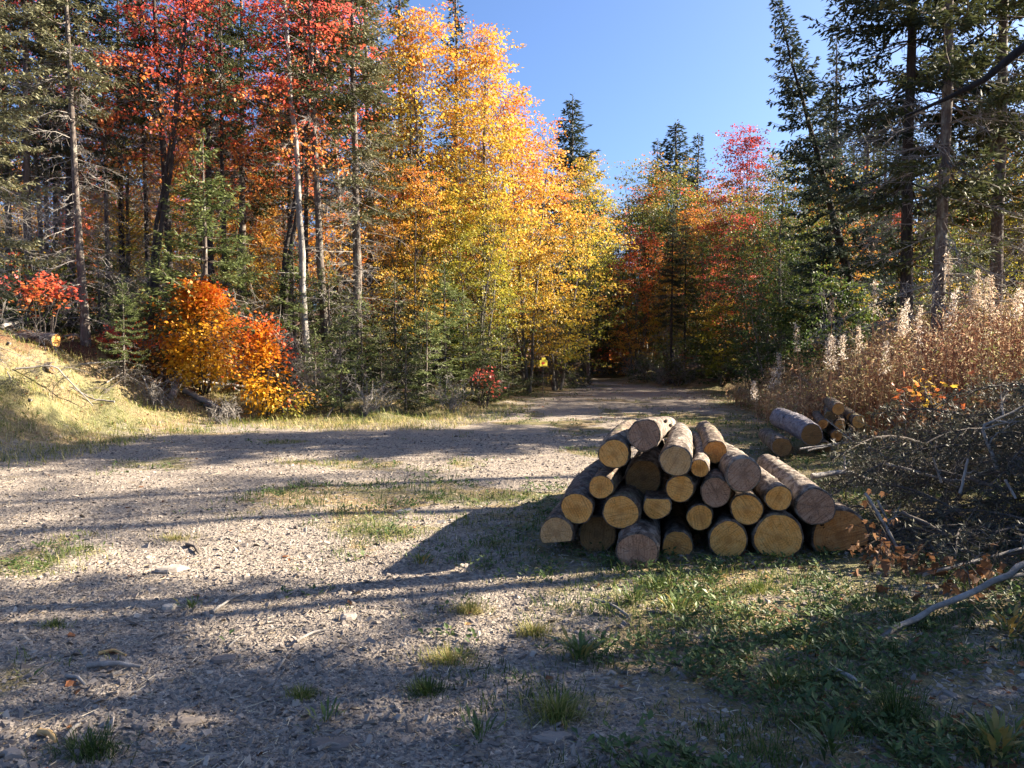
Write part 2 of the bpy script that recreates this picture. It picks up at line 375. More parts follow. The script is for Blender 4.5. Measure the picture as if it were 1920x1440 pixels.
def ground_mat():
    m, nt, out = new_mat('ground_surface')
    v = coords(nt)
    A = {}
    for k in ('grass', 'litter'):
        a = nt.nodes.new('ShaderNodeAttribute'); a.attribute_name = k; A[k] = a.outputs['Fac']
    n0 = noise(nt, .55, v, 4, .6); n1 = noise(nt, 3.2, v, 5, .65); n2 = noise(nt, 19, v, 5, .7)
    vo = nt.nodes.new('ShaderNodeTexVoronoi'); vo.inputs['Scale'].default_value = 34; nt.links.new(v, vo.inputs['Vector'])
    vo2 = nt.nodes.new('ShaderNodeTexVoronoi'); vo2.inputs['Scale'].default_value = 75; nt.links.new(v, vo2.inputs['Vector'])
    sp = nt.nodes.new('ShaderNodeSeparateColor'); nt.links.new(vo.outputs['Color'], sp.inputs[0])
    sp2 = nt.nodes.new('ShaderNodeSeparateColor'); nt.links.new(vo2.outputs['Color'], sp2.inputs[0])
    peb = math_n(nt, 'ADD', math_n(nt, 'MULTIPLY', sp.outputs[0], .5), math_n(nt, 'MULTIPLY', sp2.outputs[1], .5))
    gravel = ramp(nt, peb, [(.1, (.125, .105, .088)), (.45, (.26, .22, .18)), (.75, (.36, .305, .245)), (1, (.54, .47, .38))])
    gravel = mixc(nt, math_n(nt, 'MULTIPLY', n2, .55), gravel, mixc(nt, n1, (.17, .14, .11), (.36, .31, .25)))
    straw = ramp(nt, n2, [(.25, (.10, .065, .032)), (.5, (.25, .175, .085)), (.75, (.42, .32, .165))])
    green = ramp(nt, n2, [(.25, (.035, .05, .016)), (.55, (.085, .115, .03)), (.8, (.22, .22, .07))])
    gm = mixc(nt, math_n(nt, 'MULTIPLY', math_n(nt, 'SUBTRACT', n0, .42), 6, clamp=True), straw, green)
    gm = mixc(nt, math_n(nt, 'MULTIPLY', n1, .6), gm, straw)
    gf = math_n(nt, 'MULTIPLY', math_n(nt, 'SUBTRACT', math_n(nt, 'ADD', A['grass'], math_n(nt, 'MULTIPLY', math_n(nt, 'SUBTRACT', n1, .5), 1.5)), .45), 3.5, clamp=True)
    c = mixc(nt, math_n(nt, 'MULTIPLY', gf, .85), gravel, gm)
    lit = ramp(nt, n2, [(.25, (.035, .022, .014)), (.5, (.12, .062, .035)), (.75, (.27, .135, .07))])
    lf = math_n(nt, 'MULTIPLY', math_n(nt, 'SUBTRACT', math_n(nt, 'ADD', A['litter'], math_n(nt, 'MULTIPLY', math_n(nt, 'SUBTRACT', n1, .5), 1.2)), .4), 3, clamp=True)
    c = mixc(nt, lf, c, lit)
    h = math_n(nt, 'ADD', math_n(nt, 'MULTIPLY', vo.outputs['Distance'], -.6), math_n(nt, 'ADD', math_n(nt, 'MULTIPLY', n2, 1.2), math_n(nt, 'MULTIPLY', vo2.outputs['Distance'], -.4)))
    principled(nt, out, c, .95, .15, bump(nt, h, .8, .03))
    return m
M['ground'] = ground_mat()

def stone_mat(name, stops, rough=.85):
    m, nt, out = new_mat(name)
    n = noise(nt, 30, coords(nt), 4, .6)
    c = ramp(nt, tint_attr(nt), stops)
    c = mixc(nt, math_n(nt, 'MULTIPLY', n, .5), c, mixc(nt, .5, c, (.36, .32, .28)))
    principled(nt, out, c, rough, .3, bump(nt, n, .4, .01))
    return m
M['chip'] = stone_mat('slate_chips', [(0, (.075, .062, .056)), (.35, (.18, .150, .126)), (.7, (.31, .262, .212)), (1, (.50, .43, .345))])
def plain(name, col, rough=.6, metal=0.0):
    m, nt, out = new_mat(name)
    n = noise(nt, 8, coords(nt), 4, .6)
    c = mixc(nt, math_n(nt, 'MULTIPLY', n, .35), col, tuple(q * .7 for q in col))
    p = principled(nt, out, c, rough, .4); p.inputs['Metallic'].default_value = metal
    return m
M['sign_yellow'] = plain('sign_yellow', (.80, .66, .06), .45)
M['sign_red'] = plain('sign_red', (.62, .06, .03), .45)
M['sign_dark'] = plain('sign_dark', (.05, .03, .02), .5)
M['steel'] = plain('galvanised_steel', (.55, .55, .53), .45, .6)

# ------------------------------------------------------------------ object helpers
def link(name, me, parent=None, mat=None):
    o = bpy.data.objects.new(name, me); COL.objects.link(o)
    if parent is not None: o.parent = parent
    if mat is not None:
        if len(me.materials) == 0: me.materials.append(mat)
        o.material_slots[0].link = 'OBJECT'; o.material_slots[0].material = mat
    return o

def tag(o, label, cat, group=None):
    o['label'] = label; o['category'] = cat
    if group: o['group'] = group
    return o

def thing(name, label, cat, loc=(0, 0, 0), rot=(0, 0, 0), scale=1.0, group=None):
    o = bpy.data.objects.new(name, None); COL.objects.link(o)
    o.empty_display_size = .2
    o.location = loc; o.rotation_euler = rot
    o.scale = (scale,) * 3 if isinstance(scale, (int, float)) else scale
    return tag(o, label, cat, group)

def kindof(o, k):
    o['kind'] = k; return o

def ground_px(u, v, up=0.0):
    """where the sight line of a pixel meets the ground"""
    yy = 1.0 * 1.003 ** np.arange(1600); d = pix(u, v, 1.0) - np.array([0, 0, CAM_Z])
    hh = height(d[0] * yy, yy); k = int(np.argmax(CAM_Z + d[2] * yy <= hh)); q = (d[0] * yy[k], yy[k])
    return np.array([q[0], q[1], H(q[0], q[1]) + up])
G = ground_px
# ------------------------------------------------------------------ ground
def axis(vals):
    out = []
    for a, b, n in vals: out.append(np.linspace(a, b, n, endpoint=False))
    out.append([vals[-1][1]])
    return np.concatenate(out)
gx = axis([(-700, -60, 10), (-60, -20, 40), (-20, -6, 70), (-6, 6, 150), (6, 14, 50), (14, 60, 50), (60, 700, 10)])
gy = axis([(-300, -20, 10), (-20, 2, 30), (2, 8, 110), (8, 22, 140), (22, 55, 120), (55, 120, 30), (120, 900, 12)])
GX, GY = np.meshgrid(gx, gy)
GZ = height(GX, GY)
GD = clear_dist(GX, GY)
def grass_field(x, y, d=None):
    """how grassy the clearing is, 0..1"""
    if d is None: d = clear_dist(x, y)
    n = fbm(x * .8, y * .8, 40, 3)
    right = smooth(-1.0, .9, x + .15 * (y - 4)) * smooth(10.5, 7.5, y)            # around and before the log pile
    right2 = smooth(1.0, 2.6, x - (y - 9) * .12) * smooth(7, 9, y) * smooth(24, 18, y)
    edge = smooth(-2.0, .2, d) * smooth(5, 7, y)
    bank = smooth(-.5, .8, d)
    mid = smooth(.48, .74, n) * .62
    return np.clip(np.maximum.reduce([right * .8, right2 * .75, edge * .7, bank, mid]) + (n - .5) * .5, 0, 1)
ggrass = grass_field(GX, GY, GD)
glit = smooth(1.0, 5.5, GD + (fbm(GX * .6, GY * .6, 77, 3) - .5) * 4) + .35 * smooth(19, 26, GY) * smooth(.34, .58, fbm(GX * .7, GY * .7, 3))
ny, nx = GX.shape
VI = np.arange(nx * ny).reshape(ny, nx)
Q = np.stack([VI[:-1, :-1], VI[:-1, 1:], VI[1:, 1:], VI[1:, :-1]], -1).reshape(-1, 4)
fc = (GD[:-1, :-1] + GD[1:, 1:] + GD[:-1, 1:] + GD[1:, :-1]).ravel() / 4
verts = np.stack([GX.ravel(), GY.ravel(), GZ.ravel()], 1)
for nm, sel in (('gravel_road', fc < -.1), ('ground', fc >= -.1)):
    q = Q[sel]; used, inv = np.unique(q.ravel(), return_inverse=True)
    mb = MB(); mb.add(verts[used], inv.reshape(-1, 4), .5)
    me = mb.mesh(nm, (M['ground'],), True)
    for k, arr in (('grass', ggrass), ('litter', glit)):
        a = me.attributes.new(k, 'FLOAT', 'POINT'); a.data.foreach_set('value', arr.ravel()[used].astype(np.float32))
    o = kindof(link(nm, me), 'structure')

# ------------------------------------------------------------------ gravel chips, grass, weeds, litter (uncountable)
def chips(P, S, tint):
    n = len(P)
    base = np.array([(x, y, z) for z in (-1, 1) for y in (-1, 1) for x in (-1, 1)], float)
    V = base[None] * (1 + rng.uniform(-.45, .25, (n, 8, 3)))
    V[:, 4:, :2] *= rng.uniform(.45, .95, (n, 1, 1))
    V *= S[:, None, :]
    yaw = rng.uniform(0, 2 * PI, n); ti = rng.normal(0, .38, (n, 2))
    c, s = np.cos(yaw)[:, None], np.sin(yaw)[:, None]
    x = V[..., 0] * c - V[..., 1] * s; y = V[..., 0] * s + V[..., 1] * c
    z = V[..., 2] + x * ti[:, :1] + y * ti[:, 1:]
    V = np.stack([x, y, z], -1) + P[:, None]
    fq = np.array([[0, 2, 3, 1], [4, 5, 7, 6], [0, 1, 5, 4], [1, 3, 7, 5], [3, 2, 6, 7], [2, 0, 4, 6]])
    return V.reshape(-1, 3), (np.arange(n)[:, None, None] * 8 + fq[None]).reshape(-1, 4), np.repeat(tint, 6)

def scatter(n, ymin, ymax, margin=1.08, power=1.0, xr=None):
    """random ground points spread over the view wedge, denser nearby"""
    u = rng.random(n) ** power
    y = ymin * (ymax / ymin) ** u
    x = rng.uniform(-.64, .64, n) * y * margin if xr is None else rng.uniform(xr[0], xr[1], n)
    return x, y

mb = MB()
x, y = scatter(120000, 2.6, 15)
d = clear_dist(x, y); g = grass_field(x, y, d)
keep = (d < -.2) & (rng.random(len(x)) > g * .75)
x, y = x[keep], y[keep]; n = len(x)
s = rng.lognormal(0, .6, n) * .0041 * (1 + .055 * y); s = np.clip(s, .0025, .019)
S = np.stack([s * rng.uniform(.9, 1.9, n), s * rng.uniform(.6, 1.1, n), s * rng.uniform(.18, .5, n)], 1)
P = np.stack([x, y, height(x, y) + S[:, 2] * .35], 1)
V, Fq, T = chips(P, S, np.clip(rng.beta(2, 3.2, n), 0, 1)); mb.add(V, Fq, T)
kindof(link('gravel', mb.mesh('gravel', (M['chip'],))), 'stuff')

mb = MB()                                                          # grass
x, y = scatter(26000, 2.6, 34)
d = clear_dist(x, y); g = grass_field(x, y, d)
cl = smooth(.42, .62, fbm(x * 2.4, y * 2.4, 63, 3))
keep = (rng.random(len(x)) < g ** 1.4 * cl * .95) & (d < 4.0)
x, y, d = x[keep], y[keep], d[keep]
for rep in range(9):
    xx = x + rng.normal(0, .05, len(x)) * (1 + y * .05); yy = y + rng.normal(0, .035, len(x)) * (1 + y * .05)
    P = np.stack([xx, yy, height(xx, yy) - .005], 1); n = len(P)
    a = rng.uniform(0, 2 * PI, n)
    dry = np.clip(.38 + .9 * (fbm(xx * .7, yy * .7, 88, 3) - .5) + .25 * smooth(-1.0, 1.0, d) * (xx < 0) + rng.normal(0, .13, n), 0, 1)
    blades(mb, P, np.stack([np.cos(a), np.sin(a), 0 * a], 1), rng.uniform(.025, .085, n) * (1 + .02 * y), .0034 * (1 + .12 * y), rng.uniform(.3, 1.6, n), dry)
x = rng.uniform(-15, .5, 42000); y = rng.uniform(9.5, 22, 42000); d = clear_dist(x, y)      # dry grass on the left bank
k = (d > -1.2) & (d < 5.5) & (rng.random(len(x)) < .35 + .9 * smooth(.4, .62, fbm(x * 1.3, y * 1.3, 71, 3))) & (np.abs(x) < .72 * y)
x, y = x[k], y[k]; n = len(x); a = rng.uniform(0, 2 * PI, n)
blades(mb, np.stack([x, y, height(x, y) - .01], 1), np.stack([np.cos(a), np.sin(a), 0 * a], 1), rng.uniform(.06, .26, n), .009, rng.uniform(.5, 1.7, n), np.clip(.68 + .9 * (fbm(x * .9, y * .9, 72, 3) - .5) + rng.normal(0, .17, n), 0, 1))
kindof(link('grass', mb.mesh('grass', (M['grass'],))), 'stuff')

mb = MB()                                                          # low broad-leaved weeds
x, y = scatter(26000, 2.7, 20)
d = clear_dist(x, y); g = grass_field(x, y, d)
cl = smooth(.44, .6, fbm(x * 1.9, y * 1.9, 163, 3))
keep = (rng.random(len(x)) < (g ** 1.6) * cl * 1.0 * np.where(x < -1.5, .35, 1)) & (d < 1.5)
x, y = x[keep], y[keep]
for rep in range(8):
    n = len(x); a = rng.uniform(0, 2 * PI, n); r = rng.uniform(0, .05, n)
    P = np.stack([x + np.cos(a) * r, y + np.sin(a) * r, height(x, y) + rng.uniform(.0, .05, n)], 1)
    D = np.stack([np.cos(a), np.sin(a), rng.uniform(.0, .9, n)], 1); N = np.stack([-np.cos(a) * .5, -np.sin(a) * .5, np.ones(n)], 1) + rng.normal(0, .25, (n, 3))
    L = rng.uniform(.012, .05, n) * (1 + .03 * y)
    kites(mb, P, D, N, L, L * rng.uniform(.3, .65, n), np.clip(rng.beta(2, 2.5, n), 0, 1), bend=.08)
kindof(link('low_weeds', mb.mesh('low_weeds', (M['herb'],))), 'stuff')

mb = MB()                                                          # fallen leaves and needle litter
x, y = scatter(15000, 2.7, 48)
d = clear_dist(x, y)
lk = np.clip(.012 + .25 * (x < -4) * smooth(-.5, .5, d) + .55 * smooth(-.5, 2.5, d) + .8 * smooth(-2.5, 0, d) * (y > 20) + .35 * smooth(.52, .68, fbm(x * .5, y * .5, 9)) * (y > 18) + .25 * (x > 1.2) * (y < 9), 0, 1)
keep = rng.random(len(x)) < lk
x, y = x[keep], y[keep]; n = len(x); a = rng.uniform(0, 2 * PI, n)
P = np.stack([x, y, height(x, y) + rng.uniform(.006, .03, n)], 1)
lobed(mb, P, np.stack([np.cos(a), np.sin(a), rng.normal(0, .25, n)], 1), np.stack([rng.normal(0, .35, n), rng.normal(0, .35, n), np.ones(n)], 1),
      rng.uniform(.025, .06, n) * (1 + .02 * y), np.clip(rng.beta(1.5, 2.0, n), 0, 1), curl=.35)
kindof(link('fallen_leaves', mb.mesh('fallen_leaves', (M['litter'],))), 'stuff')

mb = MB()                                                          # pale slivers, straw and twig bits
x, y = scatter(16000, 2.6, 26)
d = clear_dist(x, y); k = (d < 4.5) & (rng.random(len(x)) < .25 + .5 * fbm(x * .7, y * .7, 301) + .5 * (d > -1))
x, y = x[k], y[k]; n = len(x); a = rng.uniform(0, 2 * PI, n); l = rng.lognormal(0, .6, n) * .028 * (1 + .05 * y)
P0 = np.stack([x, y, height(x, y) + rng.uniform(.004, .015, n)], 1); P1 = P0 + np.stack([np.cos(a) * l, np.sin(a) * l, rng.normal(.004, .012, n)], 1)
sticks(mb, P0, P1, .0016 * (1 + .12 * y), .0009 * (1 + .12 * y), np.clip(rng.beta(2, 1.6, n), 0, 1))
kindof(link('twig_litter', mb.mesh('twig_litter', (M['straw'],))), 'stuff')

# ------------------------------------------------------------------ trees: prototypes
def wander(p0, p1, k, amp):
    t = np.linspace(0, 1, k)[:, None]
    off = np.cumsum(rng.normal(0, 1, (k, 3)), 0); off -= t * off[-1]
    return p0 + (p1 - p0) * t + off * amp * np.sin(t * PI) ** .5

def spruce(h, cb, w, gap=.12, dens=1.0, dead=1.0, sprig=(.15, .060), base_r=None, pw=.8, droop=.25, whorl=.36, deadlen=1.1, top_tint=.1):
    """proto: trunk, dead lower limbs, needle crown"""
    out = {}
    r0 = base_r or h * .0105 + .03
    zs = np.linspace(0, h, 14)
    tp = np.zeros((14, 3)); tp[:, 2] = zs
    tp[1:, :2] += np.cumsum(rng.normal(0, .014 * h / 12, (13, 2)), 0)
    tp[0, 2] = -.4
    rad = r0 * (1 - zs / h) ** .85 + .006; rad[0] *= 1.35
    mb = MB(); tube(mb, tp, rad, 9, wob=.05)
    def at(z): return np.array([np.interp(z, tp[:, 2], tp[:, 0]), np.interp(z, tp[:, 2], tp[:, 1]), z])
    out['trunk'] = mb.mesh('trunk', (M['bark'],), True)
    limb = MB(); nd = MB()
    z = cb
    while z < h - .1:
        rel = (z - cb) / (h - cb)
        nb = rng.integers(4, 7)
        a0 = rng.uniform(0, 2 * PI)
        for b in range(nb):
            if rng.random() < gap: continue
            az = a0 + b * 2 * PI / nb + rng.normal(0, .25)
            L = max(.14, w * (1 - rel) ** pw * rng.uniform(.6, 1.12) * (1 if rel > .12 else .75 + rel * 2))
            el = -droop + (.25 + droop * 1.1) * rel + .55 * rel ** 4 + rng.normal(0, .1)
            out2 = np.array([math.cos(az), math.sin(az), 0])
            t = np.linspace(0, 1, 6)
            p = at(z) + out2 * (L * t * math.cos(el))[:, None] + np.array([0, 0, 1.0]) * (L * (math.sin(el) * t - .16 * np.sin(t * PI * .9) * (1 - rel) + .14 * t ** 3))[:, None]
            p[1:] += rng.normal(0, .02 * L, (5, 3))
            tube(limb, p, np.linspace(.006 + .009 * L, .003, 6), 3, .35, cap=False)
            # side twigs
            step = .062 / dens
            tt = np.arange(.16 + .1 * (1 - rel), 1.0, step / L)
            if len(tt) == 0: tt = np.array([.6])
            bp = np.stack([np.interp(tt, t, p[:, k]) for k in range(3)], 1)
            side = np.array([-math.sin(az), math.cos(az), 0])
            for sgn in (-1, 1):
                ll = (.36 * L * (1 - tt) + .12) * rng.uniform(.5, 1.15, len(tt))
                dr = unit(out2 * .75 + sgn * side * rng.uniform(.6, 1.1, len(tt))[:, None] + np.stack([0 * tt, 0 * tt, rng.normal(-.12, .2, len(tt))], 1))
                ns = np.maximum(1, (ll / .062 * dens).astype(int))
                idx = np.repeat(np.arange(len(tt)), ns)
                u = (np.concatenate([np.arange(k) for k in ns]) + rng.random(len(idx)) * .6) / ns[idx]
                C = bp[idx] + dr[idx] * (u * ll[idx])[:, None]
                D = dr[idx] + rng.normal(0, .45, (len(idx), 3)); D[:, 2] -= .1
                N = np.array([0, 0, 1.0]) + rng.normal(0, .6, (len(idx), 3))
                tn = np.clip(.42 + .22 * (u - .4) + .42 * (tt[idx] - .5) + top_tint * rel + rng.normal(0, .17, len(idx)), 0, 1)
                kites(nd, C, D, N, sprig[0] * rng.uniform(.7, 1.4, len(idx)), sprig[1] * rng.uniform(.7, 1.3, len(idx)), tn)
            # leading tip
            C = p[-1] + rng.normal(0, .02, (3, 3)); kites(nd, C, np.tile(out2, (3, 1)) + rng.normal(0, .3, (3, 3)), rng.normal(0, 1, (3, 3)), sprig[0], sprig[1], .7)
        z += whorl * rng.uniform(.55, 1.25) * (1 - .35 * rel)
    C = at(h - .15) + np.stack([rng.normal(0, .03, 14), rng.normal(0, .03, 14), np.linspace(0, .3, 14)], 1)
    kites(nd, C, np.stack([rng.normal(0, .5, 14), rng.normal(0, .5, 14), np.ones(14)], 1), rng.normal(0, 1, (14, 3)), .12, .03, .6)
    out['limbs'] = limb.mesh('limbs', (M['bark'],))
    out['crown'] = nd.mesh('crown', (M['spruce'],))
    if dead:
        db = MB(); z = .5
        while z < cb + .25 * (h - cb):
            for b in range(rng.integers(2, 5)):
                if rng.random() > dead: continue
                az = rng.uniform(0, 2 * PI); L = deadlen * rng.uniform(.3, 1.2); o2 = np.array([math.cos(az), math.sin(az), 0])
                t = np.linspace(0, 1, 5)
                p = at(z) + o2 * (L * t)[:, None] + np.array([0, 0, 1.0]) * (L * (rng.uniform(-.3, .2) * t - .22 * t ** 2))[:, None] + rng.normal(0, .02, (5, 3))
                tube(db, p, np.linspace(.011, .003, 5), 3, cap=False)
                m = int(17 * L) + 3; k = rng.uniform(.2, 1, m)
                bp = np.stack([np.interp(k, t, p[:, q]) for q in range(3)], 1)
                dd = o2 * .7 + rng.normal(0, .7, (m, 3)); dd[:, 2] -= .25
                e = bp + unit(dd) * (rng.uniform(.08, .34, m) * L)[:, None]
                sticks(db, bp, e, .0042, .0016)
                e2 = (bp + e) / 2; sticks(db, e2, e2 + unit(dd + rng.normal(0, .8, (m, 3))) * .1 * L, .003, .0012)
            z += rng.uniform(.12, .28)
        out['dead_branches'] = db.mesh('dead_branches', (M['deadwood'],))
    return out

def maple(h, cb, R, nclump, nleaf, leaf=.10, stems=1, spread=.25, narrow=.75, shapef=None, clump=.45, lob=False):
    """proto: stems, branches, leaf crown; colour index climbs with height and varies by spray"""
    out = {}
    tr = MB(); br = MB(); lf = MB()
    paths = []
    for s in range(stems):
        a = rng.uniform(0, 2 * PI) + s * 2 * PI / stems
        off = np.array([math.cos(a), math.sin(a), 0])
        b0 = off * (.10 if stems > 1 else 0) + np.array([0, 0, -.3]); e = off * spread * R * (1 if stems > 1 else .4) + np.array([0, 0, h * rng.uniform(.88, .96)])
        p = wander(b0, e, 12, .0045 * h); paths.append(p)
        r = (h * .0085 + .015) * (1 if stems == 1 else .75)
        tube(tr, p, r * (1 - np.linspace(0, 1, 12)) ** .8 + .005, 7, wob=.05)
    prof = shapef or (lambda u: math.sin(PI * min(1, max(0, u * .93 + .07)) ** narrow) ** .65)
    for c in range(nclump):
        u = (c + rng.random()) / nclump
        u = u ** .9
        zc = h * (cb + (1 - cb) * u)
        rr = R * prof(u) * math.sqrt(rng.uniform(.12, 1.0)) * rng.uniform(.85, 1.12)
        az = rng.uniform(0, 2 * PI)
        P = paths[rng.integers(0, stems)]
        sx, sy = np.interp(zc, P[:, 2], P[:, 0]), np.interp(zc, P[:, 2], P[:, 1])
        cc = np.array([sx * .6 + math.cos(az) * rr, sy * .6 + math.sin(az) * rr, zc])
        z0 = max(.25 * h * cb + .3, zc - rr * rng.uniform(.5, 1.2) - .2)
        b0 = np.array([np.interp(z0, P[:, 2], P[:, 0]), np.interp(z0, P[:, 2], P[:, 1]), z0])
        p = wander(b0, cc, 6, .05); tube(br, p, np.linspace(.006 + .006 * rr, .003, 6), 4, cap=False)
        k = 7; tips = cc + rng.normal(0, 1, (k, 3)) * np.array([.85, .85, .55]) * clump
        sticks(br, np.tile(p[-2], (k, 1)), tips, .005, .002)
        n = int(nleaf * rng.uniform(.55, 1.4))
        # leaves gathered around the twig tips in flat sprays
        ti = rng.integers(0, k, n)
        C = tips[ti] * .9 + cc * .1 + rng.normal(0, 1, (n, 3)) * np.array([.30, .30, .09]) * clump
        outd = unit(C - cc + np.array([math.cos(az), math.sin(az), 0]) * .3)
        D = outd + rng.normal(0, .6, (n, 3)); D[:, 2] -= .35
        N = np.array([0, 0, 1.0]) + rng.normal(0, .55, (n, 3))
        L = leaf * rng.uniform(.55, 1.4, n)
        tc = .12 + .62 * u + rng.normal(0, .14)
        tn = np.clip(tc + .22 * (C[:, 2] - zc) / clump + rng.normal(0, .11, n), 0, 1)
        if lob: lobed(lf, C, D, N, L, tn)
        else: kites(lf, C, D, N, L, L * rng.uniform(.65, .95, n), tn, wide=.42, bend=.06)
    out['trunk'] = tr.mesh('trunk', (M['bark_maple'],), True)
    out['branches'] = br.mesh('branches', (M['bark_maple'],))
    out['crown'] = lf.mesh('crown', (M['yellow'],))
    return out

PR = {}
PR['tall'] = (13.0, spruce(13, 4.6, 1.75, gap=.22, base_r=.115, dens=1.35, sprig=(.115, .040), dead=1, deadlen=1.25))
PR['tall2'] = (13.0, spruce(13, 6.0, 1.5, gap=.3, base_r=.10, dens=1.3, sprig=(.115, .040), dead=1, deadlen=1.0, whorl=.42))
PR['open'] = (12.0, spruce(12, 2.4, 2.1, base_r=.095, gap=.30, dens=1.45, dead=.9, pw=.6, droop=.22, whorl=.42, deadlen=1.5, sprig=(.10, .034)))
PR['open2'] = (12.0, spruce(12, 3.2, 1.9, base_r=.095, gap=.32, dens=1.45, dead=.9, pw=.62, droop=.16, whorl=.40, deadlen=1.3, sprig=(.10, .034)))
PR['dense'] = (12.0, spruce(12, 1.6, 2.2, gap=.08, dens=1.05, dead=.5, pw=.8, droop=.2, whorl=.34))
PR['high'] = (18.0, spruce(18, 10.8, 1.9, gap=.4, dens=.8, dead=0, whorl=.5))
PR['spire'] = (12.0, spruce(12, 1.2, 1.7, gap=.12, dens=.85, dead=.5, pw=.95, droop=.25))
PR['young'] = (3.2, spruce(3.2, .25, 1.1, gap=.26, dens=1.35, dead=.9, pw=.7, droop=.02, whorl=.30, base_r=.032, sprig=(.085, .032), deadlen=.7, top_tint=.25))
PR['young2'] = (4.6, spruce(4.6, 1.1, 1.15, gap=.28, dens=1.9, dead=1, pw=.7, droop=.0, whorl=.28, base_r=.045, sprig=(.07, .025), deadlen=.8))
PR['maple'] = (11.0, maple(11, .24, 2.1, 96, 150, .088, clump=.58))
PR['maple_narrow'] = (12.0, maple(12, .28, 1.55, 96, 150, .088, stems=2, spread=.5, clump=.55))
PR['maple_multi'] = (9.0, maple(9, .14, 2.25, 96, 145, .085, stems=4, spread=.7, clump=.55))
PR['maple_high'] = (13.0, maple(13, .46, 2.0, 62, 110, .10, stems=2, spread=.8, clump=.6))
PR['maple_low'] = (4.5, maple(4.5, .12, 1.5, 44, 170, .095, stems=3, spread=.8, clump=.36))
PR['shrub'] = (1.9, maple(1.9, .05, .95, 26, 85, .07, stems=5, spread=1.1, clump=.26))

def tree(proto, name, label, cat, x, y, h, leaf=None, bark=None, group=None, lean=(0, 0), rot=None, zoff=0.0, wide=1.0, dead=None):
    ph, parts = PR[proto]
    s = h / ph
    z = H(x, y) + zoff
    o = thing(name, label, cat, (x, y, z), (lean[0], lean[1], 0), (s * wide, s * wide, s), group)
    q = Euler((lean[0], lean[1], 0)).to_quaternion() @ Euler((0, 0, rng.uniform(0, 2 * PI) if rot is None else rot)).to_quaternion()
    o.rotation_euler = q.to_euler()
    for pn, me in parts.items():
        mat = {'crown': leaf, 'trunk': bark, 'limbs': bark, 'branches': bark, 'dead_branches': dead}.get(pn)
        c = bpy.data.objects.new(pn, me); COL.objects.link(c); c.parent = o
        if mat is not None:
            c.material_slots[0].link = 'OBJECT'; c.material_slots[0].material = mat
    return o

def at_px(px, depth): return (px - 960) / F * depth, depth
def top_h(px, depth, ytop):
    x, y = at_px(px, depth)
    return CAM_Z + (655 - ytop) / F * depth - H(x, y)

SP, MPL = 'spruce_tree', 'maple_tree'
def T(proto, name, px, depth, ytop, label, leaf, cat='tree', bark=None, **k):
    x, y = at_px(px, depth)
    return tree(proto, name, label, cat, x, y, top_h(px, depth, ytop), M[leaf], M[bark] if bark else None, **k)

# --- left wood
T('open', SP, -40, 13.5, -300, 'pale spruce with drooping lower boughs at the left edge of the photo', 'spruce_pale', dead=M['deadwood'], rot=.6)
T('tall', SP, 60, 20, -280, 'spruce behind the pale edge spruce, left of the red leaf cluster trunk', 'spruce_pale', rot=1.)
T('tall2', SP, 162, 18.5, -300, 'tall spruce with pale sunlit lower trunk left of the orange bush', 'spruce_pale', lean=(0, -.03))
T('tall', SP, 138, 21, -260, 'dark thick-trunked spruce just behind the pale sunlit trunk', 'spruce_blue', bark='bark_dark')
T('tall2', SP, 325, 22, -300, 'tall spruce with dark bare trunk above the orange bush', 'spruce', bark='bark_dark', lean=(0, -.04))
T('tall2', SP, 400, 25, -260, 'spruce with bare trunk rising between red maple sprays', 'spruce', bark='bark_dark')
T('tall', SP, 458, 27, -200, 'spruce deeper in the left wood behind the thin pale fir', 'spruce')
T('tall2', SP, 614, 21.5, -300, 'straight grey-trunked spruce right of the pale leaning snag', 'spruce', lean=(0, -.035))
T('tall', SP, 670, 22.5, -190, 'dense spruce with heavy green crown and grey dead limbs below', 'spruce_pale', wide=1.15)
for i, (px, dp, yt, wd, lf, lab) in enumerate([(590, 19.6, 625, 1.3, 'fir', 'squat light green fir just left of the bright fir sapling'), (680, 21.2, 560, 1.2, 'fir', 'fir with layered boughs behind the bright fir sapling'), (760, 19.5, 625, 1.4, 'spruce', 'dark low fir right of the shaded sapling'),
        (800, 21, 580, 1.4, 'fir', 'fir with pale tips under the first yellow maple'), (870, 22.5, 560, 1.4, 'fir', 'green fir spreading over the road edge'), (940, 25, 610, 1.4, 'spruce', 'dark fir two steps left of the yellow sign'),
        (1075, 34, 620, 1.3, 'spruce', 'dark fir where the road bends left'), (620, 21, 500, 1.2, 'spruce', 'dark fir behind the grey twigs'), (740, 22, 520, 1.3, 'spruce', 'dark fir below the orange maple'), (480, 20.5, 520, 1.2, 'spruce', 'dark fir behind the smaller orange bush'),
        (300, 20, 480, 1.2, 'fir', 'pale fir left of the thin one behind the orange bush'), (110, 21, 470, 1.2, 'spruce_pale', 'pale ragged fir on the left bank'), (20, 21, 420, 1.3, 'spruce_pale', 'pale ragged fir at the left edge on the bank'), (190, 21, 450, 1.2, 'spruce', 'dark fir behind the sunlit spruce trunk'),
        (1130, 47, 610, 1.5, 'spruce_blue', 'dark fir closing the road at its bend'), (1180, 48, 630, 1.6, 'spruce', 'low fir behind the road bend'), (1230, 47, 600, 1.5, 'spruce_blue', 'dark fir left of the twin trunks'), (1320, 41, 590, 1.5, 'spruce_blue', 'dark fir right of the twin trunks')]):
    T('young', 'fir_tree', px, dp, yt, lab, lf, wide=wd)
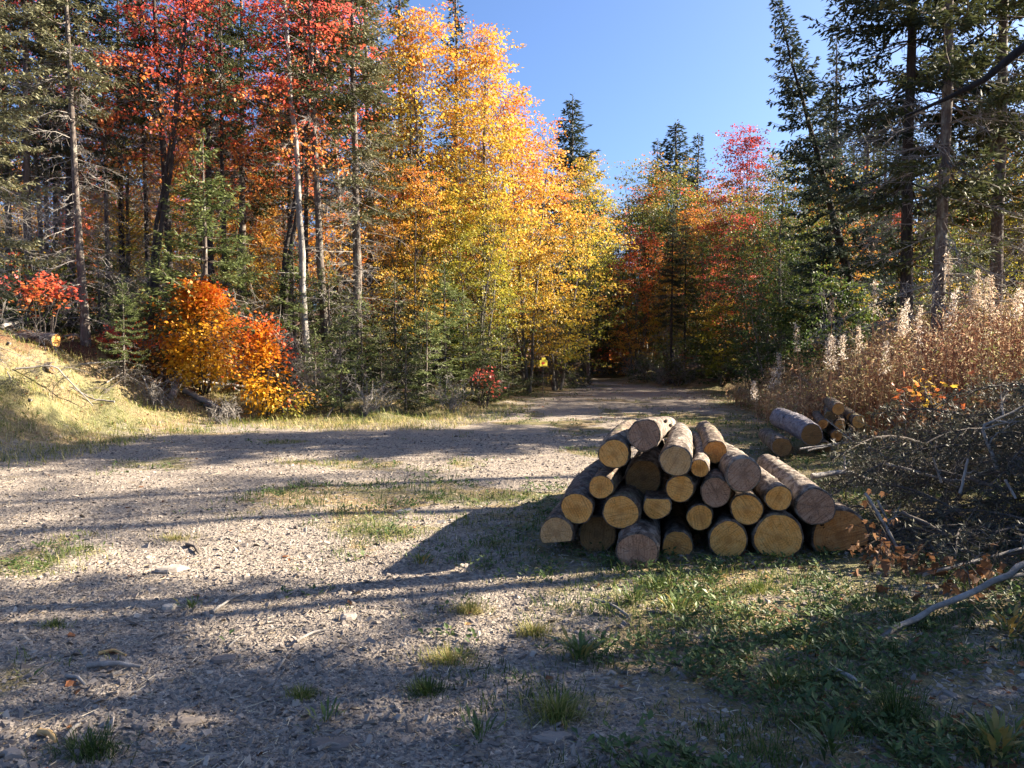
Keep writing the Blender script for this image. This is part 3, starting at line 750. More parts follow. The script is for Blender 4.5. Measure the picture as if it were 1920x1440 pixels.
for px, dp, yt, lf, lab in [(1225, 38, 668, 'green', 'low green growth on the mound at the road end'), (1275, 35.5, 672, 'mixed', 'low rusty growth on the mound at the road end'), (1095, 46, 650, 'mixed', 'rusty shrub at the far left of the road end'), (1150, 46, 655, 'redorange', 'coppery shrub at the road end'), (1205, 45.5, 660, 'mixed', 'dark shrub right of the coppery one'), (1250, 44, 655, 'green', 'low green shrub before the twin trunks'), (1300, 38, 640, 'green', 'leafy shrub right of the road end'), (1350, 34, 640, 'green', 'dark leafy shrub at the right road side')]:
    T('shrub', 'shrub', px, dp, yt, lab, lf, cat='shrub', wide=1.5)
for px, dp, yt, lf, lab in [(1370, 39, 370, 'mixed', 'rust-tipped green maple between far spires and scarlet crown'), (1210, 45, 345, 'mixed', 'scarlet-tinged maple left of the far spires'), (1330, 40, 400, 'orange', 'golden maple low beneath the scarlet crown'), (1255, 43, 390, 'mixed', 'green maple masking the base of the far spires'), (1440, 30, 420, 'green', 'green maple under the scarlet crown'), (1500, 28, 400, 'mixed', 'yellow-green maple under the leaning spruce'), (1175, 50, 390, 'mixed', 'rusty maple behind the coppery one at the bend'), (1275, 48, 430, 'yellowgreen', 'yellow-green maple behind the twin trunks'), (1345, 42, 350, 'mixed', 'green and orange maple below the far spires'), (1420, 33, 380, 'green', 'green maple left of the leaning spruce'), (1130, 49, 400, 'yellowgreen', 'pale yellow maple behind the road bend')]:
    T('maple_multi', MPL, px, dp, yt, lab, lf, wide=1.15)
T('spire', SP, 752, 27, -80, 'tall green spruce beside the orange-topped yellow maple', 'spruce', rot=2.)
T('spire', SP, 858, 35, -30, 'dark narrow spruce top standing above the yellow maples', 'spruce_blue')
T('tall', SP, 20, 26, -150, 'spruce deep in the wood at far left', 'spruce')
T('tall2', SP, 235, 27, -160, 'slender spruce deep behind the forked red maple', 'spruce', bark='bark_dark')
T('tall2', SP, 545, 28, -120, 'slender spruce deep behind the pale leaning snag', 'spruce', bark='bark_dark')
T('maple_high', MPL, 267, 20.5, -120, 'slender forked maple with a crown of scarlet leaves', 'red', bark='bark_dark')
T('maple_high', MPL, 508, 21.5, -60, 'dark-stemmed maple with crimson crown left of the pale snag', 'red', bark='bark_dark')
T('maple_high', MPL, 95, 25, -80, 'scarlet maple crown near the upper left corner', 'red')
T('maple_high', MPL, 400, 29, -40, 'red maple high behind the bare spruce trunks', 'red')
T('maple', MPL, 640, 31, -20, 'red-orange maple behind the grey-trunked spruce', 'redorange')
T('maple', MPL, 235, 27, 170, 'golden yellow maple glowing between dark left trunks', 'yellow', wide=1.1)
T('maple', MPL, 535, 29, 150, 'orange maple behind the pale leaning snag', 'redorange')
T('maple_multi', MPL, 420, 29, 230, 'yellow-orange maple behind the thin pale fir', 'orange')
T('maple', MPL, 120, 29, 160, 'orange-red maple behind the sunlit spruce trunk', 'redorange')
T('maple_multi', MPL, 330, 31, 260, 'low orange maple deep behind the orange bush', 'orange')
T('young2', 'fir_tree', 388, 19.5, 270, 'thin pale young fir rising behind the orange bush', 'fir', rot=1., wide=1.3)
T('young2', 'fir_tree', 553, 20.8, 470, 'bushy fir with grey lower twigs right of the orange bush', 'fir', wide=1.5)
T('young', 'fir_tree', 640, 19.0, 590, 'bright green fir sapling at the edge of the clearing', 'fir', wide=1.2)
T('young', 'fir_tree', 715, 20.5, 610, 'shaded fir sapling between the bright one and the yellow maples', 'spruce')
T('young2', 'fir_tree', 835, 22, 500, 'young fir with flat boughs below the yellow maple leaves', 'fir', wide=1.4)
T('young', 'fir_tree', 905, 23, 600, 'small fir beneath the yellow maples left of the yellow sign', 'spruce')
T('young', 'fir_tree', 962, 28, 605, 'small dark fir just left of the yellow sign', 'spruce')
T('young', 'fir_tree', 1058, 32, 610, 'small fir just right of the yellow sign', 'spruce')
T('young2', 'fir_tree', 232, 17.5, 525, 'scraggly fir sapling left of the orange bush', 'fir', wide=1.2)
T('young2', 'fir_tree', 450, 20.5, 430, 'fir sapling behind the right side of the orange bush', 'fir')

# --- yellow maples in the middle
T('maple_narrow', MPL, 815, 25, 45, 'tall yellow maple with an orange-red tip against the sky', 'yellow', rot=.4)
T('maple_narrow', MPL, 890, 26.5, 80, 'tall golden maple in front of the dark spruce top', 'yellow', rot=2.5)
T('maple', MPL, 950, 28, 190, 'broad golden orange maple left of the yellow sign', 'orange', rot=1.)
T('maple_multi', MPL, 990, 29, 250, 'orange-tipped maple leaning over the road above the yellow sign', 'orange', wide=.9)
T('maple_multi', MPL, 1045, 31, 330, 'low yellow maple overhanging the road above the sign', 'yellow', wide=1.05)
T('maple', MPL, 1105, 38, 310, 'yellow-green maple beside the road below the lone spruce', 'yellowgreen', wide=.85)
T('maple_multi', MPL, 770, 24, 330, 'orange maple left of the tall yellow ones', 'orange', wide=.8)
T('maple_multi', MPL, 890, 25, 380, 'low yellow-green maple beneath the golden crowns', 'yellowgreen')
T('dense', SP, 1068, 44, 192, 'lone dark spruce against the sky left of the gap', 'spruce_blue', wide=1.5)

# --- far end of the road and right wood
T('maple_multi', MPL, 1192, 42, 440, 'small coppery red maple at the bend of the road', 'redorange', wide=.9)
T('maple_multi', MPL, 1232, 46, 318, 'maple turning green to scarlet in front of the far spruces', 'mixed', wide=1.0)
T('maple', MPL, 1310, 44, 370, 'yellow-green maple right of the twin dark trunks', 'yellowgreen')
T('dense', SP, 1264, 62, 236, 'broad dark spruce top, tallest of the three far spires', 'spruce_blue', wide=1.7)
T('spire', SP, 1229, 64, 272, 'small spruce spire left of the tallest far one', 'spruce_blue', wide=1.3)
T('spire', SP, 1305, 60, 262, 'thin spruce spire right of the tallest far one', 'spruce_blue', wide=1.4)
T('tall', SP, 1258, 37, 390, 'dark twin-trunk spruce at the bend, left trunk', 'spruce_blue', bark='bark_dark')
T('tall2', SP, 1284, 37.5, 400, 'dark twin-trunk spruce at the bend, right trunk', 'spruce_blue', bark='bark_dark')
T('maple', MPL, 1392, 36, 258, 'scarlet-topped maple against the sky right of the gap', 'scarlet', wide=.95)
T('maple_multi', MPL, 1345, 36, 400, 'orange-green maple below the scarlet-topped one', 'mixed')
T('maple', MPL, 1470, 25, 300, 'dark green maple below the leaning spruce', 'green')
T('maple_multi', MPL, 1410, 29, 440, 'low green maple shading the right side of the road', 'green', wide=1.1)
T('maple_low', MPL, 1350, 33, 560, 'pale green sapling in the shade at the road bend', 'yellowgreen', wide=.8)
T('maple_multi', MPL, 1540, 24, 330, 'green maple with yellow sprays behind the fireweed', 'mixed')
T('maple', MPL, 1600, 27, 420, 'orange and yellow maple seen through the right spruces', 'orange')
T('maple_multi', MPL, 1790, 24, 330, 'green-red maple seen between the big spruce trunks', 'mixed')
T('maple_multi', MPL, 1900, 18, 330, 'green-yellow maple at the right edge behind the fireweed', 'yellowgreen', wide=.8)
T('dense', SP, 1650, 22, -20, 'leaning spruce with sharp top against the sky on the right', 'spruce_blue', bark='bark_dark', lean=(0, -.27), wide=1.0, rot=1.)
T('open2', SP, 1695, 16.8, -750, 'dark-trunked big spruce left of the pale-edged one', 'spruce_blue', bark='bark_dark', rot=2.)
T('open', SP, 1757, 15.6, -750, 'big spruce with sunlit right edge of its trunk on the right', 'spruce', rot=3.2)
T('open2', SP, 1862, 16.5, -700, 'open-branched spruce near the right edge of the photo', 'spruce', rot=.3)
T('open2', SP, 1975, 18.5, -600, 'spruce reaching in from the right edge', 'spruce', rot=4.)
T('spire', SP, 1560, 30, 60, 'dense dark spruce behind the leaning one', 'spruce_blue')
T('maple_low', MPL, 1575, 19.5, 520, 'green sapling with bright leaves just behind the fireweed', 'green')
T('maple_low', MPL, 1450, 22, 560, 'dark leafy sapling at the road edge left of the fireweed', 'green')

for i, (px, dp) in enumerate([(205, 24), (285, 26), (425, 23.5), (700, 26), (110, 23.5), (570, 26)]):
    T('tall2', SP, px, dp, -150 - 40 * (i % 4), 'slender dark spruce with bare stem in the left wood', ('spruce', 'spruce_pale')[i % 2], bark=('bark_dark', 'bark')[i % 3 == 0], group='slender spruces in the left wood', wide=.75, lean=(0, rng.normal(0, .02)))
# pale leaning snag
x, y = at_px(583, 20.5)
t = thing('dead_tree', 'pale leaning dead trunk with stub twigs in the left wood', 'tree', (x, y, H(x, y)))
mb = MB(); topx = at_px(540, 20.5)[0] - x
p = wander(np.array([0, 0, -.3]), np.array([topx - .15, .3, 10.6]), 12, .03); p[6:, 0] += .02
tube(mb, p, np.linspace(.105, .04, 12), 9, wob=.05); link('trunk', mb.mesh('trunk', (M['bark_snag'],), True), t)
mb = MB()
k = rng.uniform(.15, .98, 46); bp = np.stack([np.interp(k, np.linspace(0, 1, 12), p[:, q]) for q in range(3)], 1)
a = rng.uniform(0, 2 * PI, 46); e = bp + np.stack([np.cos(a), np.sin(a), rng.uniform(-.6, .3, 46)], 1) * rng.uniform(.15, .8, 46)[:, None]
sticks(mb, bp, e, .012, .003); link('dead_branches', mb.mesh('dead_branches', (M['deadwood'],)), t)

# --- wood behind: individual trees filling the depth of the forest
def skyline(px):
    return np.interp(px, [-600, 700, 800, 900, 960, 1060, 1130, 1160, 1200, 1330, 1420, 1470, 1520, 1620, 2400], [190, 190, 200, 200, 260, 340, 350, 480, 430, 420, 380, 330, 200, 120, 60])
fill = [('spire', SP, 'spruce', 'dark spruce filling the depth of the wood'), ('tall', SP, 'spruce_blue', 'bare-stemmed spruce deep in the wood'),
        ('maple', MPL, 'redorange', 'orange-red maple deep in the wood'), ('maple', MPL, 'yellow', 'yellow maple deep in the wood'),
        ('maple_multi', MPL, 'mixed', 'green and red maple deep in the wood'), ('maple', MPL, 'red', 'scarlet maple deep in the wood')]
for i in range(118):
    px = -350 + 2650 * ((i * .6180339) % 1.0) + rng.uniform(-20, 20)
    dp = rng.uniform(31, 58)
    if 1010 < px < 1180: dp = rng.uniform(54, 66)
    left = px < 1000
    if px < 760 and i % 5 < 2: continue
    w = [.42, .30, .08, .12, .04, .04] if left else ([.50, .22, .05, .07, .14, .02])
    k = rng.choice(6, p=w)
    pr, nm, lf, lab = fill[k]
    yt = skyline(px) + abs(rng.normal(0, 70)) + (110 if k in (2, 3, 4) and left else 0)
    if not left and k > 1: yt = max(yt, 400)
    T(pr, nm, px, dp, yt, lab + (' left of the road' if left else ' right of the road'), lf, group='trees deep in the wood', wide=rng.uniform(.95, 1.25))
for i in range(64):
    px = -150 + 2250 * ((i * .6180339 + .2) % 1.0)
    dp = rng.uniform(58, 88); k = rng.choice(3, p=[.6, .2, .2])
    T(('spire', 'maple_multi', 'spire')[k], SP if k != 1 else MPL, px, dp, max(skyline(px) + 60 + abs(rng.normal(0, 60)), 250), ('dark spruce', 'rusty maple', 'green spruce')[k] + ' in the farthest rows of the wood', ('spruce_blue', 'mixed', 'spruce')[k], group='trees in the farthest rows', wide=1.4)
# low growth under the trees
for i in range(58):
    px = -120 + 2150 * ((i * .6180339 + .37) % 1.0)
    if px < 1060: dp = np.interp(px, [-200, 0, 200, 450, 750, 1060], [17, 18, 19.5, 20.5, 21, 33]) + rng.uniform(.3, 7)
    elif px < 1300: dp = rng.uniform(50, 56)
    else: dp = np.interp(px, [1300, 1420, 1500, 1700, 2000], [40, 27, 22, 19, 15]) + rng.uniform(.5, 7)
    x, y = at_px(px, dp)
    if clear_dist(np.array([x]), np.array([y]))[0] < .6: continue
    lf = rng.choice(['green', 'mixed', 'yellowgreen', 'redorange', 'spruce', 'spruce_blue', 'fir'], p=[.24, .18, .10, .08, .14, .14, .12])
    if lf in ('spruce', 'spruce_blue', 'fir'):
        tree('young', 'fir_tree', 'small understory fir in the shade of the wood', 'tree', x, y, rng.uniform(1.4, 3.2), M[lf], group='firs under the trees', wide=1.15)
    else:
        c = {'green': 'green', 'mixed': 'green and rust', 'yellowgreen': 'yellowish', 'redorange': 'rust red'}[lf]
        tree('shrub', 'shrub', 'low ' + c + ' leafy shrub growing under the trees', 'shrub', x, y, rng.uniform(1.0, 2.3), M[lf], group='shrubs under the trees')

# trees standing to the right of the camera, whose shadows lie on the road
for i, (x, y, h, pr, lf) in enumerate([(9.0, 5.2, 11, 'spire', 'spruce'), (9.3, 4.3, 12, 'spire', 'spruce'), (9.6, 3.0, 12, 'dense', 'spruce'), (12.4, 6.0, 13, 'tall', 'spruce'), (9.0, 6.3, 12, 'tall', 'spruce'), (8.8, 2.2, 11, 'maple', 'green'), (11.2, 5.0, 13, 'dense', 'spruce'),
        (12.6, 4.4, 12, 'open2', 'spruce'), (10.4, .6, 12, 'spire', 'spruce'), (12.8, 3.0, 13, 'maple', 'green'), (15, 5.8, 13, 'spire', 'spruce'), (8.2, -1.6, 11, 'spire', 'spruce'),
        (10.6, 8.0, 14, 'tall2', 'spruce'), (16.5, 12.2, 17, 'high', 'spruce'), (21, 15.0, 19, 'high', 'spruce')]):
    tree(pr, SP if lf == 'spruce' else MPL, 'tree standing out of frame to the right of the brush pile', 'tree', x, y, h, M[lf], group='trees right of the clearing')

# ------------------------------------------------------------------ orange maple bushes
def bush(name, label, px, depth, ytop, ybot, wpx, n, leaf, mat):
    x, y = at_px(px, depth); z0 = H(x, y)
    ztop = CAM_Z + (655 - ytop) / F * depth - z0; R = wpx / F * depth
    zlow = max(.1, CAM_Z + (655 - ybot) / F * depth - z0)
    t = thing(name, label, 'bush', (x, y, z0))
    st = MB(); lf = MB()
    for s in range(9):
        a = rng.uniform(0, 2 * PI); e = np.array([math.cos(a) * R * .7, math.sin(a) * R * .6, ztop * rng.uniform(.6, .97)])
        tube(st, wander(np.array([math.cos(a) * .08, math.sin(a) * .08, -.1]), e, 8, .03), np.linspace(.02, .004, 8), 5, cap=False)
    m = n // 34
    u = rng.random(m) ** .8; az = rng.uniform(0, 2 * PI, m)
    prof = np.sin(PI * np.clip(.22 + .74 * u, 0, 1)) ** .8
    rr = R * prof * np.sqrt(rng.uniform(.15, 1, m)) * rng.uniform(.7, 1.3, m) * (1 + .25 * np.sin(az * 3 + px))
    cc = np.stack([np.cos(az) * rr, np.sin(az) * rr * .85, zlow + (ztop - zlow) * u], 1)
    sticks(st, np.stack([cc[:, 0] * .3, cc[:, 1] * .3, cc[:, 2] * .75], 1), cc, .006, .002)
    idx = np.repeat(np.arange(m), 34); k = len(idx)
    C = cc[idx] + rng.normal(0, 1, (k, 3)) * np.array([.17, .17, .11])
    D = unit(C - np.array([0, 0, ztop * .4])) + rng.normal(0, .6, (k, 3)); D[:, 2] -= .5
    N = unit(C - np.array([0, 0, ztop * .2])) * .8 + np.array([0, 0, .8]) + rng.normal(0, .45, (k, 3))
    sidey = np.abs(C[:, 0]) / R
    tn = np.clip(.06 + .50 * u[idx] + .30 * sidey ** 2 + rng.normal(0, .07, m)[idx] + rng.normal(0, .09, k), 0, 1)
    lobed(lf, C, D, N, leaf * rng.uniform(.45, 1.15, k), tn)
    link('stems', st.mesh('stems', (M['bark_dark'],)), t); link('foliage', lf.mesh('foliage', (M[mat],)), t)
bush('maple_bush', 'round orange and red maple bush at the edge of the clearing', 375, 18.9, 540, 712, 88, 7600, .088, 'bush')
bush('maple_bush', 'smaller orange-red maple bush right of the round orange one', 497, 18.2, 605, 762, 42, 2600, .085, 'bush')
bush('maple_bush', 'small crimson sprays left of the round orange bush', 232, 18.8, 625, 700, 52, 520, .09, 'red')
bush('maple_bush', 'crimson maple sapling on the bank at far left', 85, 17.5, 528, 580, 56, 480, .10, 'red')
bush('maple_bush', 'little yellow leafy shrub at the foot of the bank', 540, 18.2, 735, 790, 40, 420, .08, 'yellow')
bush('maple_bush', 'small red shrub left of the road under dark firs', 905, 21.5, 700, 745, 22, 136, .08, 'red')

# bare grey twiggy shrubs
def bare_shrub(px, depth, h, label):
    x, y = at_px(px, depth)
    t = thing('bare_shrub', label, 'shrub', (x, y, H(x, y)))
    mb = MB()
    for s in range(26):
        a = rng.uniform(0, 2 * PI); e = np.array([math.cos(a) * h * rng.uniform(.2, .8), math.sin(a) * h * .5, h * rng.uniform(.35, 1)])
        p = wander(np.array([rng.normal(0, .15), rng.normal(0, .15), -.05]), e, 7, .07); tube(mb, p, np.linspace(.010, .003, 7), 3, cap=False)
        k = 14; q = rng.uniform(.3, 1, k); bp = np.stack([np.interp(q, np.linspace(0, 1, 7), p[:, c]) for c in range(3)], 1)
        e2 = bp + unit(rng.normal(0, 1, (k, 3)) + np.array([0, 0, .3])) * rng.uniform(.12, .5, k)[:, None] * h * .35
        sticks(mb, bp, e2, .004, .0015); sticks(mb, (bp + e2) / 2, (bp + e2) / 2 + rng.normal(0, .08 * h, (k, 3)), .0025, .0012)
    link('twigs', mb.mesh('twigs', (M['deadwood'],)), t)
bare_shrub(520, 19.2, 2.6, 'bare grey twiggy shrub behind the smaller orange bush')
bare_shrub(600, 19.8, 2.2, 'bare grey twigs left of the bright fir sapling')
bare_shrub(690, 18.6, 1.1, 'low bare grey twigs right of the bright fir sapling')
bare_shrub(450, 20.8, 3.0, 'tall bare grey shrub behind the round orange bush')
bare_shrub(765, 22, 2.2, 'bare pale twigs between fir sapling and yellow maples')
bare_shrub(300, 17.6, .7, 'low twig tangle left of the round orange bush')
bare_shrub(420, 17.2, .6, 'twig tangle at the foot of the round orange bush')
bare_shrub(840, 20.2, .9, 'low twig tangle before the flat-boughed fir')
bare_shrub(1190, 39, 1.5, 'brushy mound of twigs at the right side of the road end')
bare_shrub(1240, 36.5, 1.4, 'twig mound before the dark twin trunks')
bare_shrub(1290, 35, 1.3, 'low brushy twigs right of the dark twin trunks')

# ------------------------------------------------------------------ logs
def ring_profile(r, seed, flat=None, n=44):
    g = np.random.default_rng(seed); th = np.linspace(0, 2 * PI, n, endpoint=False)
    rr = r * (1 + .030 * np.cos(2 * th + g.uniform(0, 6)) + .022 * np.cos(3 * th + g.uniform(0, 6)) + .012 * np.cos(5 * th + g.uniform(0, 6)) + g.normal(0, .006, n))
    p = np.stack([np.cos(th) * rr, np.sin(th) * rr], 1)
    if flat == 'bottom': p[:, 1] = np.maximum(p[:, 1], -.55 * r + .12 * p[:, 0])
    if flat == 'top': p[:, 1] = np.minimum(p[:, 1], .52 * r)
    return p

def log(label, loc, direction, r, L, cut, bark='logbark', cat='log', group=None, taper=.86, seed=1, flat=None, bevel=0.0, bulge=0.0, stubs=3, name='log'):
    """round log lying along local Y, its near end at loc"""
    g = np.random.default_rng(seed)
    d = Vector(direction).normalized()
    rot = Vector((0, 1, 0)).rotation_difference(d)
    o = thing(name, label, cat, loc, rot.to_euler(), 1.0, group)
    prof = ring_profile(r, seed, flat); n = len(prof)
    ks = np.concatenate([[0, .006, .014, .03], np.linspace(.05, .97, 54), [.99, 1.0]])
    rings = []; bendx = g.normal(0, .035); bendz = abs(g.normal(0, .012))
    for i, k in enumerate(ks):
        s = 1 - (1 - taper) * k
        if i == 0: s *= .975
        if i == len(ks) - 1: s *= .97
        s *= 1 + .02 * math.sin(k * 9 + seed) + bulge * max(0, 1 - k * 4)
        pr = prof * s * (1 + g.normal(0, .004, (n, 1)))
        th_ = np.arange(n) / n
        fl = vnoise(th_ * 26, np.full(n, k * L * 22), seed) * .6 + vnoise(th_ * 60, np.full(n, k * L * 9), seed + 3) * .4
        fl = np.where(th_ < .02, .5, fl)
        pr = pr * (1 + (fl[:, None] - .5) * min(.16, .018 / r) * (1 if 0 < i < len(ks) - 1 else .3))
        cx = bendx * math.sin(k * PI); cz = bendz * math.sin(k * PI)
        yy = np.full(n, k * L)
        if bevel and i < 4: yy = yy + prof[:, 1] * bevel * (1 - k)
        rings.append(np.stack([pr[:, 0] + cx, yy, pr[:, 1] + cz], 1))
    inner0 = rings[0].mean(0) + (rings[0] - rings[0].mean(0)) * np.array([.915, 1, .915]); inner0[:, 1] -= .001
    inner1 = rings[-1].mean(0) + (rings[-1] - rings[-1].mean(0)) * np.array([.915, 1, .915])
    R_ = np.array([inner0] + rings + [inner1]); mb = MB(); ks = np.concatenate([[0], ks, [1]])
    i = np.arange(len(ks) - 1)[:, None]; j = np.arange(n)[None]; jn = (j + 1) % n
    mb.add(R_.reshape(-1, 3), np.stack([i * n + j, (i + 1) * n + j, (i + 1) * n + jn, i * n + jn], -1).reshape(-1, 4))
    for s in range(stubs):
        k = g.uniform(.12, .9); a = g.uniform(.1, PI - .1); sr = r * (1 - (1 - taper) * k)
        b0 = np.array([math.cos(a) * sr * .85, k * L, math.sin(a) * sr * .85]); e = b0 * np.array([1.28, 1, 1.28]) + np.array([0, -.015, 0])
        tube(mb, np.stack([b0, (b0 + e) / 2, e]), [.018, .014, .012], 7)
    link('bark', mb.mesh('bark', (M[bark],), True), o)
    for end in (0, -1):
        c = R_[end].mean(0); mb = MB(); rim = c + (R_[end] - c) * np.array([1.02, 1, 1.02]) * (1 + g.normal(0, .006, (n, 1)))
        rim[:, 1] += (-.005 if end == 0 else .005)
        inner = c + (rim - c) * .5; inner[:, 1] += g.normal(0, .0015, n)
        V = np.concatenate([rim, inner, [c + np.array([0, -.003 if end == 0 else .003, 0])]])
        j = np.arange(n); jn = (j + 1) % n
        mb.add(V, np.stack([j, jn, n + jn, n + j], 1)); mb.add(np.zeros((0, 3)), np.stack([n + j, n + jn, np.full(n, 2 * n)], 1) - 2 * n - 1)
        link('cut_face', mb.mesh('cut_face', (M[cut],), False), o)
    return o

LOGS = [  # px, py, radius px, depth, cut, bark, flat, direction jitter, label
 (1208, 816, 31, 6.10, 'cut_grey', 'logbark', None, (.06, -.055), 'grey-brown ended log lying on top of the pile'),
 (1151, 851, 29, 6.14, 'cut_yellow', 'logbark_dark', None, (0, 0), 'yellow-ended log below and left of the topmost log'),
 (1267, 864, 29.5, 6.05, 'cut_pale', 'logbark', None, (.0, 0), 'pale-ended log right of and below the topmost log'),
 (1312, 878, 17, 6.12, 'cut_yellow', 'logbark', None, (0, 0), 'thinnest yellow-ended log in the upper middle of the pile'),
 (1341, 847, 22, 6.55, 'cut_orange', 'logbark_dark', None, (0, 0), 'set-back log with cracked orange end near the top of the pile'),
 (1394, 890, 33.5, 6.0, 'cut_grey', 'logbark', None, (-.05, -.03), 'grey-ended log with sunlit bark at the upper right of the pile'),
 (1127, 913, 24, 6.12, 'cut_yellow', 'logbark_dark', None, (0, 0), 'small round yellow-ended log third up the left slope of the pile'),
 (1206, 896, 35, 6.50, 'cut_brown', 'logbark_dark', None, (0, 0), 'set-back dark brown log beneath the topmost log'),
 (1275, 916, 26, 6.12, 'cut_yellow', 'logbark_dark', None, (0, 0), 'yellow-ended log directly under the pale-ended one'),
 (1342, 923, 28.5, 6.12, 'cut_grey', 'logbark_dark', None, (0, 0), 'brown-grey ended log left of the big sunlit upper one'),
 (1460, 934, 25, 6.05, 'cut_yellow', 'logbark', None, (-.06, 0), 'yellow-ended log with sunlit scaly bark left of the long right log'),
 (1529, 950, 37, 6.1, 'cut_grey', 'logbark', None, (-.04, 0), 'long sunlit log resting on the rotten butt at right'),
 (1082, 953, 31.5, 6.12, 'cut_yellow', 'logbark_dark', None, (0, 0), 'yellow-ended log on the left slope just above the flat-bottomed end'),
 (1164, 960, 34.5, 6.08, 'cut_yellow', 'logbark_dark', None, (0, 0), 'large yellow-ended log left of the flat-topped one'),
 (1232, 948, 26.5, 6.12, 'cut_yellow', 'logbark_dark', 'top', (0, 0), 'flat-topped yellow log in the middle of the pile'),
 (1312, 970, 24.5, 6.15, 'cut_yellow', 'logbark_dark', None, (0, 0), 'small yellow-ended log in the dark gap at the middle of the pile'),
 (1400, 955, 30.5, 6.10, 'cut_yellow', 'logbark_dark', None, (0, 0), 'yellow-ended log under the big grey-ended upper right one'),
 (1043, 1000, 33, 6.10, 'cut_pale', 'logbark_dark', 'bottom', (0, 0), 'flat-bottomed split log at the lower left corner of the pile'),
 (1120, 1002, 36, 6.30, 'cut_brown', 'logbark_dark', None, (0, 0), 'slant-cut brown log second from left in the bottom row'),
 (1195, 1036, 40, 5.78, 'cut_grey', 'logbark', None, (.02, 0), 'grey-brown ended log sticking out furthest at the front'),
 (1270, 1023, 29, 6.12, 'cut_orange', 'logbark_dark', None, (0, 0), 'orange-ended log right of the one sticking out furthest'),
 (1365, 1012, 36.5, 6.08, 'cut_yellow', 'logbark_dark', None, (0, 0), 'yellow-ended bottom log left of the largest round end'),
 (1459, 1007, 46, 6.05, 'cut_yellow', 'logbark_dark', None, (0, 0), 'largest round yellow end, in the bottom row of the pile'),
 (1575, 1006, 54, 6.15, 'cut_rotten', 'logbark_dark', 'bottom', (-.03, 0), 'rotten bored butt log at the lower right corner of the pile'),
]
for i, (px, py, rp, dp, cut, bk, flat, jit, lab) in enumerate(LOGS):
    p = pix(px, py, dp); r = rp / F * dp
    base = np.array([.205 + jit[0] + rng.normal(0, .010), 1, -.012 + jit[1]])
    log(lab, p, base, r * 1.01, 2.45 + rng.uniform(-.12, .15), cut, bk, group='logs stacked in the front pile', seed=100 + i, flat=flat,
        taper=.82 if py < 960 else .86, bevel=.35 if i == 18 else .04 * rng.normal())

LOG2 = [(1572, 767, 12, 12.3, 'cut_orange', 'topmost small log of the far pile'), (1556, 782, 11, 12.6, 'cut_brown', 'dark-ended log left below the top of the far pile'),
        (1543, 795, 9, 12.4, 'cut_orange', 'small orange end at the left of the far pile'), (1597, 783, 9.5, 12.6, 'cut_orange', 'small log right below the top of the far pile'),
        (1610, 791, 12.5, 12.2, 'cut_yellow', 'bright round end at the right of the far pile'), (1575, 797, 10.5, 12.3, 'cut_orange', 'middle small log of the far pile'),
        (1529, 819, 9.5, 11.8, 'cut_yellow', 'yellow end beside the thick grey log of the far pile'), (1569, 817, 11, 12.3, 'cut_orange', 'lowest orange end in the middle of the far pile'),
        (1594, 815, 10, 12.4, 'cut_brown', 'shaded bottom log at the right of the far pile'), (1548, 840, 12, 12.0, 'cut_brown', 'dark bottom log of the far pile')]
for i, (px, py, rp, dp, cut, lab) in enumerate(LOG2):
    log(lab, pix(px, py, dp), (.33 + rng.normal(0, .03), 1, 0), rp / F * dp, 2.0, cut, 'logbark_dark', group='logs stacked in the far pile', seed=300 + i, stubs=1)
a = pix(1522, 815, 11.4); b = pix(1478, 792, 12.6)
log('thick grey log lying aslant at the left of the far pile', a, b - a, .165, 1.7, 'cut_brown', 'logbark_grey', seed=331, taper=1.0, group='logs stacked in the far pile')
log('brown-ended log on the ground below the thick grey one', pix(1466, 838, 11.4), (.18, 1, .0), .145, 1.6, 'cut_brown', 'logbark_dark', seed=332, group='logs stacked in the far pile')
# pieces on the left bank
def on(px, depth, up=0.0):
    x, y = at_px(px, depth); return np.array([x, y, H(x, y) + up])
log('short sunlit log lying on the left bank', G(106, 660, .24), (-.97, .10, .03), .15, .95, 'cut_yellow', 'logbark', seed=340)
log('pale split log on the top of the bank at the left edge', G(40, 600, .30), (-.8, .35, -.25), .11, 1.1, 'cut_pale', 'rawwood', seed=341)
log('dark log added for the shadow on the left bank below the sunlit one', G(100, 705, .12), (-.93, .3, .02), .11, .75, 'cut_brown', 'logbark_dark', seed=342)  # added dark log, stands in for the shadow under the sunlit one

